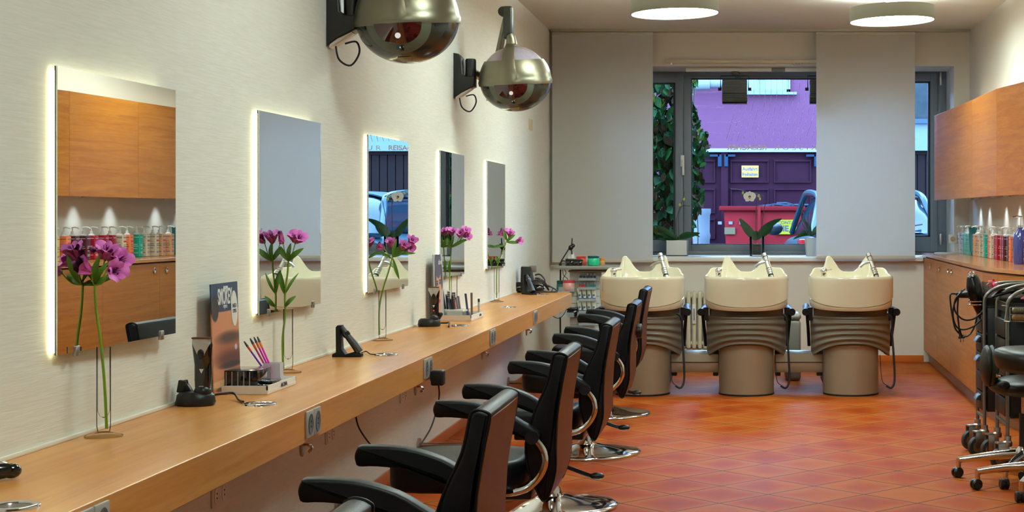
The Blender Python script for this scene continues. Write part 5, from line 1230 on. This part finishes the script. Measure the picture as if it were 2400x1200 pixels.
m.tube([g(2262, 676, -.05), g(2240, 700, -.05), g(2238, 728, -.05), g(2256, 748, -.05), g(2280, 748, -.05), g(2300, 732, -.05), g(2314, 710, -.05)], .005, n=8, smooth=6)
m.tube([g(2255, 680, -.05), g(2236, 715, -.04), g(2234, 745, -.03), g(2244, 768, -.03), g(2262, 772, -.03), g(2286, 762, -.04), g(2312, 735, -.05)], .005, n=8, smooth=6)
m.tube([g(2246, 697), g(2244, 730), g(2248, 770)], .005, n=8, smooth=5); m.build('power_cord', M_black, dr)
m = MB(); m.tube([g(2248, 770), g(2251, 785), g(2253, 793)], [.006, .013], n=14); m.tube([g(2246, 791), g(2261, 790)], .011, n=12, flat=(1, .6)); pg = m.build('plug', M_black, dr)
m = MB(); m.cyl(g(2251, 795), g(2251, 802), .0025, n=8); m.cyl(g(2258, 794), g(2258, 801), .0025, n=8); m.build('plug_pin', M_satin, pg)
# wire basket with round brushes
bk = empty('brush_basket', (at(2384, 740, 8.22).x, 8.2, at(2384, 760, 8.22).z), label='small wire basket hooked on the front trolley, holding two round brushes', cat='basket'); lo = Vector(bk.location)
g = lambda px, py, dy=0: at(px, py, 8.2+dy)-lo
m = MB()
for dy in (0, .06):
    for py in (720, 737, 753): m.tube([g(2367, py, dy), g(2430, py+2, dy)], .0022, n=6)
    for px in (2367, 2430): m.tube([g(px, 720, dy), g(px, 755, dy)], .0022, n=6)
for px in (2367, 2388, 2409, 2430): m.tube([g(px, 753, 0), g(px, 753, .06)], .002, n=6)
m.tube([g(2348, 716, .08), g(2361, 717, .06), g(2357, 740, .06), g(2354, 753, .05), g(2367, 754, .03)], .003, n=6); m.build('wire_frame', M_satin, bk)
for k, (py, l) in enumerate(((727, 'round brush with metal barrel, upper one in the wire basket'), (744, 'round brush with pale bristles, lower one in the wire basket'))):
    p = at(2375, py, 8.235); t = empty('round_brush', p, label=l, cat='hair brush', group='round brushes in the wire basket')
    M_br = P('brush barrel %d' % k, [(150, 146, 120), (176, 136, 84)][k], .35, metal=.6*(1-k))
    m = MB(); m.cyl((0, 0, 0), (.13, 0, 0), .016, n=20); m.sphere((0, 0, 0), .014, (.6, 1, 1), 14); b0 = m.build('barrel', M_br, t)
    m = MB(); random.seed(k)
    for a in range(14):
        for s_ in range(12):
            x = .012+s_*.0095; an = a*2*PI/14+s_*.2; c, s2 = math.cos(an), math.sin(an); m.cyl((x, .015*c, .015*s2), (x, .025*c, .025*s2), .0012, n=4)
    m.build('bristles', P('bristles %d' % k, [(60, 54, 44), (150, 120, 80)][k], .6), b0)
    m = MB(); m.cyl((.13, 0, 0), (.26, 0, 0), .009, n=12); m.build('handle', M_black, t)
# things on top of the trolleys
m = MB(); m.prism([(-.15, 0), (.16, -.0), (.10, .055), (-.15, .095)], -.002, .002, 'y'); o = m.build('paper_card', P('grey paper', (146, 140, 134), .6)); o.location = at(2362, 690, 8.86); o.location.z = .89; tag(o, 'grey paper card standing on top of the rear trolley', 'card')
m = MB(); M_pk = P('pink ribbon', (226, 44, 96), .5)
for a in range(7):
    m.tube([(0, 0, 0), (.03*math.cos(a*.95), .02*math.sin(a*2), .03*math.sin(a*.95)+.01), (.05*math.cos(a*.95+.5), .02*math.sin(a*2), .042*math.sin(a*.95+.5)+.01)], .006, n=6, smooth=4, flat=(1.6, .4))
m.tube([(0, 0, 0), (.012, -.01, -.05), (0.02, 0, -.11)], .012, n=6, smooth=4, flat=(1.4, .4)); o = m.build('pink_ribbon', M_pk); o.location = at(2326, 668, 8.75); o.scale = (.7, .7, .6); tag(o, 'crumpled pink ribbon tied on the trolley tube', 'ribbon')
m = MB(); m.sphere((0, 0, 0), .06, (2.6, 1, .5), 20); o = m.build('red_cloth', P('dark red cloth', (120, 16, 30), .7)); o.location = (1.66, 8.45, .905); tag(o, 'dark red cloth bundle in the top of the front trolley', 'cloth')
m = MB()
for k in range(6): m.tube([(0, .0, .01), (.05+.02*k, .02*math.sin(k), .05), (.12+.02*k, 0, .03)], .008, n=8, smooth=4)
o = m.build('cable_bundle', M_blackgloss); o.location = at(2325, 700, 8.62); tag(o, 'tangled black cable bundle between the two trolleys', 'cable')

# ------------------------------------------------------------------ stools at the right edge
M_sad = P('olive black leather', (32, 32, 24), .38, spec=.35)
def star_base(t, a0, r, zc=.12):
    m = MB(); m.lathe([(0, zc-.035), (.045, zc-.035), (.05, zc-.01), (.045, zc+.03), (.03, zc+.05), (0, zc+.05)], 28); hub = m.build('base_hub', M_chrome, t)
    for k in range(5):
        a = a0+k*2*PI/5; c, s = math.cos(a), math.sin(a)
        m = MB(); m.tube([(.03*c, .03*s, zc+.01), (r*.55*c, r*.55*s, zc-.005), (r*c, r*s, zc-.03)], [.024, .015], n=12, smooth=4, flat=(.9, 1.1)); m.cyl((r*c, r*s, zc-.07), (r*c, r*s, zc-.02), .013); m.build('base_leg', M_chrome, t)
        for d in (-.012, .012): pass
        q = Tr(r*c-.006, r*s, .027)@Rz(a+.6)
        m = MB(); m.lathe([(0, -.022), (.022, -.022), (.027, -.017), (.027, -.005), (.02, -.003), (.02, .003), (.027, .005), (.027, .017), (.022, .022), (0, .022)], 24, q@Rx(PI/2)); m.sphere((r*c-.003, r*s, .042), .022, (1, 1, .6), 14); m.build('caster', M_black, t)
st1 = empty('stool', (1.44, 7.98, 0), label='rear stool with an upright oval back pad, beside the trolleys', cat='stool', group='dark leather stools on star bases')
star_base(st1, math.radians(172), .335)
m = MB(); m.cyl((0, 0, .14), (0, 0, .34), .026); m.build('gas_column', M_black, st1); m = MB(); m.cyl((0, 0, .33), (0, 0, .43), .014); m.build('piston', M_chrome, st1)
m = MB(); m.sphere((0, 0, .48), .185, (1, 1, .30), 36); m.build('seat', M_sad, st1)
m = MB(); m.sphere((-.19, 0, .585), .107, (.35, .9, 1), 28); m.sphere((-.165, 0, .58), .11, (.3, .95, 1.02), 28); bp = m.build('back_pad', M_sad, st1)
m = MB(); m.box(-.165, -.14, -.115, -.10, .535, .555, .003); m.build('chrome_clip', M_chrome, bp)
m = MB(); m.sphere((-.13, -.14, .50), .028, (1.2, 1, .8), 16); m.build('adjuster_knob', M_armtop, st1)
st2 = empty('stool', (1.47, 7.6, 0), label='front stool with a high saddle seat, cut by the right picture edge', cat='stool', group='dark leather stools on star bases')
star_base(st2, math.radians(168), .325)
m = MB(); m.cyl((0, 0, .14), (0, 0, .42), .026); m.build('gas_column', M_satin, st2); m = MB(); m.cyl((0, 0, .40), (0, 0, .60), .014); m.build('piston', M_chrome, st2)
def sad(u, v):
    th = u*2*PI; ph = -PI/2+PI*v; x = math.cos(ph)*math.cos(th); y = math.cos(ph)*math.sin(th); z = math.sin(ph)
    return (.25*x*(1+.05*z), .21*y, .645+.075*math.copysign(abs(z)**.8, z)+(.028*x*x if z > -.2 else 0))
m = MB(); m.grid(sad, 40, 20, closed_u=True); m.build('seat', M_sad, st2, sharp=80)

# ------------------------------------------------------------------ display stand in the back left corner
DY = 13.35; DS = F/DY
ds = empty('display_stand', (-1.40, DY, 0), label='grey display stand with shelves in the back left corner', cat='display stand'); lo = Vector(ds.location)
dx = lambda px, Y=DY: (px-CX)*Y/F-lo.x
dz = lambda py, Y=DY: CAMH-(py-CY)*Y/F
m = MB(); ts = [(dx(1290)+.1+.1*math.cos(a), .2*math.sin(a)) for a in [PI/2+PI*k/12 for k in range(13)]]; m.prism([(x, y) for x, y in ts]+[(dx(1480), -.2), (dx(1480), .2)], dz(629.5), dz(622), 'z', .006); m.build('top_shelf', P('grey shelf edge', (150, 148, 138), .35, metal=.3), ds)
m = MB(); m.box(dx(1335), dx(1480), -.1, .15, dz(637), dz(633), .003); m.build('under_rail', P('tan rail', (160, 140, 104), .45), ds)
pc = MB(); pc.box(dx(1337), dx(1407), -.06, .12, 0, dz(637), .004); col = pc.build('column', P('off white slat column', (196, 194, 182), .45), ds)
m = MB()
for k in range(14):
    z = dz(660)-k*.062
    if z > .1: m.box(dx(1340), dx(1357), -.0625, -.06, z, z+.004); m.box(dx(1399), dx(1406), -.0625, -.06, z, z+.004)
m.build('slat_groove', P('groove shade', (120, 118, 108), .6), col)
M_acr = P('clear acrylic', (206, 214, 216), .1, alpha=.35)
for py in (656, 677, 704, 732, 760):
    m = MB(); m.box(dx(1360), dx(1400), -.14, -.06, dz(py), dz(py)+.004); m.box(dx(1360), dx(1400), -.142, -.139, dz(py), dz(py)+.022); m.build('acrylic_shelf', M_acr, ds)
for py in (682, 741):
    m = MB(); m.prism([(dx(1309), -.04), (dx(1313), -.12), (dx(1350), -.15), (dx(1352), .0), (dx(1309), .0)], dz(py), dz(py)+.004); m.prism([(dx(1313), -.12), (dx(1350), -.15), (dx(1350), -.147), (dx(1313), -.117)], dz(py), dz(py)+.04); m.build('side_shelf', M_acr, ds)
m = MB(); m.tube([(dx(1313), .05, 0), (dx(1312), .03, .5), (dx(1313), .02, dz(632))], .007, n=8, smooth=4); m.tube([(dx(1318), .02, dz(632)), (dx(1320), .02, dz(645)), (dx(1330), .02, dz(655)), (dx(1325), .02, dz(668)), (dx(1319), .02, dz(655)), (dx(1326), .02, dz(640)), (dx(1322), .02, dz(632))], .003, n=6, smooth=5); m.build('power_cable', M_black, ds)
def jar(px, py, w, h, body, lid, label, dy=0, name='cream_jar', lid_h=.25, group=None):
    Y = DY+dy; s = F/Y; p = Vector(((px-CX)/s, Y, CAMH-(py-CY)/s)); t = empty(name, p, label=label, cat='jar', group=group); r = w/2/s; H = h/s
    m = MB(); m.lathe([(0, 0), (r*.86, 0), (r*.95, H*.06), (r, H*.3), (r*.97, H*(1-lid_h)*.9), (r*.9, H*(1-lid_h)), (0, H*(1-lid_h))], 28); m.build('jar_body', P('jar '+str(body), body, .2, coat=.3), t)
    m = MB(); m.lathe([(0, H*(1-lid_h)), (r*.93, H*(1-lid_h)), (r*.95, H*.97), (r*.9, H), (0, H)], 28); m.build('lid', P('lid '+str(lid), lid, .3), t)
    return t
zt = 622.5
jar(1362, zt, 25, 22, (222, 92, 60), (206, 66, 46), 'orange red cream jar on the display stand top', dy=.02)
jar(1391, zt, 29, 23, (34, 190, 140), (14, 84, 82), 'green cream jar with dark teal lid on the display stand top', dy=-.1)
jar(1411, zt, 14, 18, (214, 160, 90), (206, 122, 40), 'small amber jar on the display stand top', dy=.05, lid_h=.35)
for px, w, h, l in ((1339, 18, 17, 'matt black box on the display stand top, left'), (1359, 20, 16, 'black jar on the display stand top in front of the orange one')):
    t = empty('black_box', ((px-CX)/DS, DY-.12, dz(zt)), label=l, cat='box'); q = w/2/DS
    MB().box(-q, q, -.03, .03, 0, h/DS*.7, .004).build('box_body', M_blackgloss, t); MB().box(-q*1.02, q*1.02, -.031, .031, h/DS*.7, h/DS, .004).build('lid', M_black, t)
t = empty('spray_bottle', ((1336-CX)/DS, DY+.06, dz(zt)), label='white spray bottle behind the black box on the display stand', cat='bottle'); m = MB(); m.lathe([(0, 0), (.035, 0), (.038, .07), (.025, .11), (.012, .125), (0, .125)], 24); m.build('bottle_body', M_white, t); m = MB(); m.lathe([(0, .12), (.012, .12), (.01, .15), (0, .15)], 16); m.build('cap', M_white, t)
t = empty('clamp_lamp', ((1316-CX)/DS, DY, dz(zt)), label='small black articulated clip lamp on the display stand', cat='lamp'); b0 = Vector(t.location)
q = lambda px, py: Vector(((px-CX)/DS-b0.x, 0, dz(py)-b0.z))
m = MB(); m.tube([q(1313, 617), q(1320, 611), q(1330, 616), q(1334, 618)], .006, n=8, smooth=4); m.tube([q(1313, 617), q(1313, 622)], .012, n=10); m.build('clamp', M_black, t)
m = MB(); m.tube([q(1314, 614), q(1334, 582)], .005, n=8); m.build('arm', M_black, t)
m = MB(); m.sphere(q(1338, 580), .022, n=12); m.sphere(q(1343, 576), .018, n=12); m.tube([q(1334, 585), q(1346, 573)], .013); hd_ = m.build('joint', M_black, t); m = MB(); m.tube([q(1340, 575), q(1341, 558)], [.008, .005], n=8); m.tube([q(1339, 582), q(1341, 596)], [.006, .009], n=8); m.build('lamp_rod', P('dark steel', (70, 70, 74), .3, metal=.6), t)
# jars on side shelves
jar(1316, 681.5, 24, 24, (20, 110, 104), (14, 92, 92), 'teal jar on the side shelf behind the pink one', dy=-.03, lid_h=.3)
jar(1333, 681.5, 30, 25, (226, 164, 150), (206, 70, 80), 'pink cream jar with red lid on the side shelf', dy=-.09)
jar(1331, 712+5, 20, 24, (226, 140, 40), (206, 118, 20), 'amber orange jar above the lower side shelf', dy=-.02)
t = empty('black_jar', ((1344-CX)/DS, DY-.09, dz(740.5)), label='black product jar on the lower side shelf', cat='jar'); MB().box(-.045, .045, -.03, .03, 0, .055, .01).build('jar_body', M_blackgloss, t); MB().box(-.047, .047, -.032, .032, .055, .078, .008).build('lid', M_black, t)
pa = empty('power_adapter', (-1.437, 12.475, .70), label='black adapter plugged in at the far end of the counter', cat='power adapter'); m = MB(); m.box(-.022, .028, -.02, .02, -.035, .035, .006); m.build('housing', M_black, pa)
m = MB(); m.tube([(.0, 0, -.03), (-.01, -.02, -.10), (-.06, -.04, -.16), (-.13, -.05, -.13), (-.16, -.05, -.07)], .003, n=6, smooth=5); m.build('cable', M_black, pa)
# small products on the acrylic shelves
M_tb = P('ivory tube', (212, 208, 186), .35); M_tbb = P('blue tube cap', (70, 96, 140), .35)
def small_tube(px, py, l):
    p = Vector(((px-CX)/DS, DY-.1, dz(py)+.005)); t = empty('product_tube', p, label=l, cat='tube', group='ivory product tubes on the acrylic shelves')
    M = Ry(-.14)@Rx(-.15); m = MB(); m.grid(lambda u, v: M@Vector(((.014+.006*v)*math.cos(u*2*PI), (.013*(1-v)+.002)*math.sin(u*2*PI), .02+.085*v)), 16, 5, closed_u=True); m.build('tube_body', M_tb, t); m = MB(); m.lathe([(0, 0), (.012, 0), (.012, .02), (0, .02)], 14, M); m.build('cap', M_tbb, t); m = MB(); m.box(-.009, .009, -.0135, -.012, .032, .05, M=M); m.build('label', M_tbb, t)
n_ = ['leftmost', 'second', 'third', 'rightmost']
for r, py in enumerate((703.5, 731.5, 759.5)):
    for k in range(4): small_tube(1363+k*11, py, '%s ivory tube on the %s tube shelf of the display stand' % (n_[k], ['upper', 'middle', 'lowest'][r]))
for r, (py, cl) in enumerate(((655.5, [(50, 60, 70)]*5), (676.5, [(190, 40, 50), (190, 40, 50), (40, 130, 130), (40, 130, 130), (40, 130, 130)]))):
    for k in range(5):
        p = Vector(((1364+k*8-CX)/DS, DY-.1, dz(py)+.005)); t = empty('small_bottle', p, label='%s small %s bottle on the %s shelf of the display stand' % (['leftmost', 'second', 'middle', 'fourth', 'rightmost'][k], 'dark' if r == 0 else ('red' if k < 2 else 'teal'), ['top', 'second'][r]), cat='bottle', group='small bottles on the display stand')
        MB().lathe([(0, 0), (.0125, 0), (.0125, .028), (.008, .034), (0, .034)], 14).build('bottle_body', P('vial '+str(cl[k]), cl[k], .2, coat=.4), t); MB().lathe([(0, .034), (.009, .034), (.009, .052), (0, .052)], 12).build('cap', P('vial cap', (140, 142, 146), .3), t)

# ------------------------------------------------------------------ orchids on the window sill
def orchid(loc, pot, leaves, stems, flowers, label, plabel):
    """pot: function(mb-building) ; the plant grows in its pot and is its own thing"""
    t = empty('orchid', loc, label=label, cat='plant', group='orchids on the window sill'); lo = Vector(loc); Y = lo.y
    g = lambda px, py, dy=0: at(px, py, Y+dy)-lo
    for a, b_, c, w in leaves:
        m = MB(); A, B, C = g(*a), g(*b_), g(*c)
        g_ = bmesh.new(); rows = []; n = 10
        for k in range(n+1):
            s = k/n; p = A*(1-s)**2+B*2*s*(1-s)+C*s*s; d = ((B-A)*(1-s)+(C-B)*s).normalized(); sd = d.cross(Vector((0, -1, .6))).normalized(); ww = w*math.sin(PI*min(1, .1+.88*s))**.7
            rows.append([g_.verts.new(p-sd*ww+Vector((0, 0, .006))), g_.verts.new(p), g_.verts.new(p+sd*ww+Vector((0, 0, .006)))])
        for r0, r1 in zip(rows, rows[1:]):
            for j in (0, 1): g_.faces.new((r0[j], r0[j+1], r1[j+1], r1[j]))
        bmesh.ops.solidify(g_, geom=list(g_.faces), thickness=.003); m.add(g_); m.build('leaf', M_darkleaf, t, sharp=80)
    for st_ in stems:
        m = MB(); m.tube([g(*p) for p in st_], .0032, n=8, smooth=5); m.build('flower_stem', P('dark orchid stem', (66, 66, 48), .5), t)
    for px, py, big in flowers:
        c = g(px, py, -.02)
        if big:
            m = MB()
            for k in range(5):
                a = PI/2+k*2*PI/5; w = .036 if k in (1, 4) else .024
                def pt(u, v, a=a, w=w):
                    r = .012+.05*v; x = (u-.5)*2*w*math.sin(PI*min(1, .12+.82*v)); return c+Vector((r*math.cos(a)-x*math.sin(a), -.012*v-.004*(k % 2), r*math.sin(a)*.85+x*math.cos(a)))
                m.grid(pt, 6, 6, thick=.001)
            fl = m.build('blossom', P('white orchid petal', (226, 222, 208), .5), t, sharp=80); m = MB(); m.sphere(c+Vector((0, -.022, -.01)), .009, (1, 1, 1.2), 10); m.build('blossom_lip', P('yellow lip', (190, 140, 70), .5), fl)
        else:
            m = MB(); m.sphere(c, .012, (1, 1, 1.3), 10); m.build('bud', P('yellow green bud', (190, 186, 90), .5), t)
    return t
SY = 14.78; SZ = fz(598)-.003
def potbase(px, Y): return Vector(((px-CX)*Y/F, Y, SZ))
# square white pot
p = potbase(1587, SY); t = empty('plant_pot', p, label='square white ceramic pot on the left of the window sill', cat='pot'); q = 25*SY/F; H = 37*SY/F
m = MB()
for a in ((-q, q, -q, -q+.008), (-q, q, q-.008, q), (-q, -q+.008, -q, q), (q-.008, q, -q, q)): m.box(*a, 0, H, .002)
m.box(-q, q, -q, q, 0, .01); m.build('pot_body', P('white glazed pot', (212, 208, 200), .25), t); MB().box(-q+.009, q-.009, -q+.009, q-.009, .01, H-.02).build('soil', P('bark soil', (58, 44, 34), .9, bump=.6, bscale=60), t)
orchid(p+Vector((0, 0, H-.02)), None, [((1590, 562), (1560, 540), (1533, 530), .028), ((1590, 562), (1562, 556), (1540, 548), .02), ((1588, 560), (1615, 552), (1640, 548), .03), ((1590, 560), (1608, 540), (1640, 556), .02), ((1585, 562), (1565, 566), (1545, 560), .022)],
       [[(1586, 560), (1585, 520), (1592, 490), (1600, 468), (1604, 450)], [(1592, 560), (1590, 510), (1598, 484), (1618, 483)]], [(1603, 467, 0), (1593, 480, 0)], 'leafy orchid with few yellow buds in the square white pot', '')
# glass pot
p = potbase(1774, SY); t = empty('glass_pot', p, label='clear glass pot holding the white flowering orchid', cat='pot'); r = 17*SY/F; H = 46*SY/F
m = MB(); m.lathe([(0, 0), (r*.92, 0), (r, .01), (r*1.03, H), (r*.98, H), (r*.95, .015), (0, .015)], 32, Rz(PI/4)); m.build('glass_body', M_clear, t)
m = MB(); m.lathe([(0, .016), (r*.62, .02), (r*.8, H*.6), (0, H*.62)], 24); m.build('root_ball', P('brown roots', (74, 70, 52), .9, bump=1, bscale=40), t)
orchid(p+Vector((0, 0, H*.62)), None, [((1772, 562), (1755, 545), (1733, 513), .042), ((1774, 562), (1790, 530), (1832, 514), .036), ((1774, 560), (1800, 548), (1812, 530), .024), ((1770, 564), (1772, 545), (1776, 548), .04)],
       [[(1772, 558), (1772, 500), (1772, 470), (1764, 462), (1755, 452), (1738, 446), (1712, 442)], [(1784, 548), (1788, 510), (1795, 470)], [(1772, 478), (1778, 462), (1790, 460), (1768, 452)]], [(1757, 461, 1), (1741, 452, 0), (1778, 459, 0), (1781, 466, 0)], 'orchid with one open white blossom in the middle of the sill', '')
# white round pot right
p = potbase(1902, SY); t = empty('plant_pot', p, label='white conical pot on the sill beside the right blind', cat='pot'); r = 13*SY/F; H = 43*SY/F
m = MB(); m.lathe([(0, 0), (r, 0), (r*1.3, H), (r*1.2, H), (r*1.1, H-.03), (0, H-.03)], 32); m.build('pot_body', P('white glazed pot', (212, 208, 200), .25), t)
orchid(p+Vector((0, 0, H-.03)), None, [((1900, 553), (1885, 545), (1860, 562), .02), ((1900, 553), (1885, 535), (1866, 560), .018), ((1902, 552), (1896, 530), (1880, 515), .018), ((1904, 552), (1912, 535), (1925, 528), .024), ((1904, 552), (1915, 540), (1928, 544), .02)],
       [[(1898, 552), (1888, 520), (1877, 482)], [(1902, 552), (1900, 515), (1902, 492)], [(1896, 552), (1894, 520), (1895, 498)], [(1894, 552), (1880, 520), (1878, 500), (1882, 472)]], [], 'orchid without blossoms in the white conical pot', '')
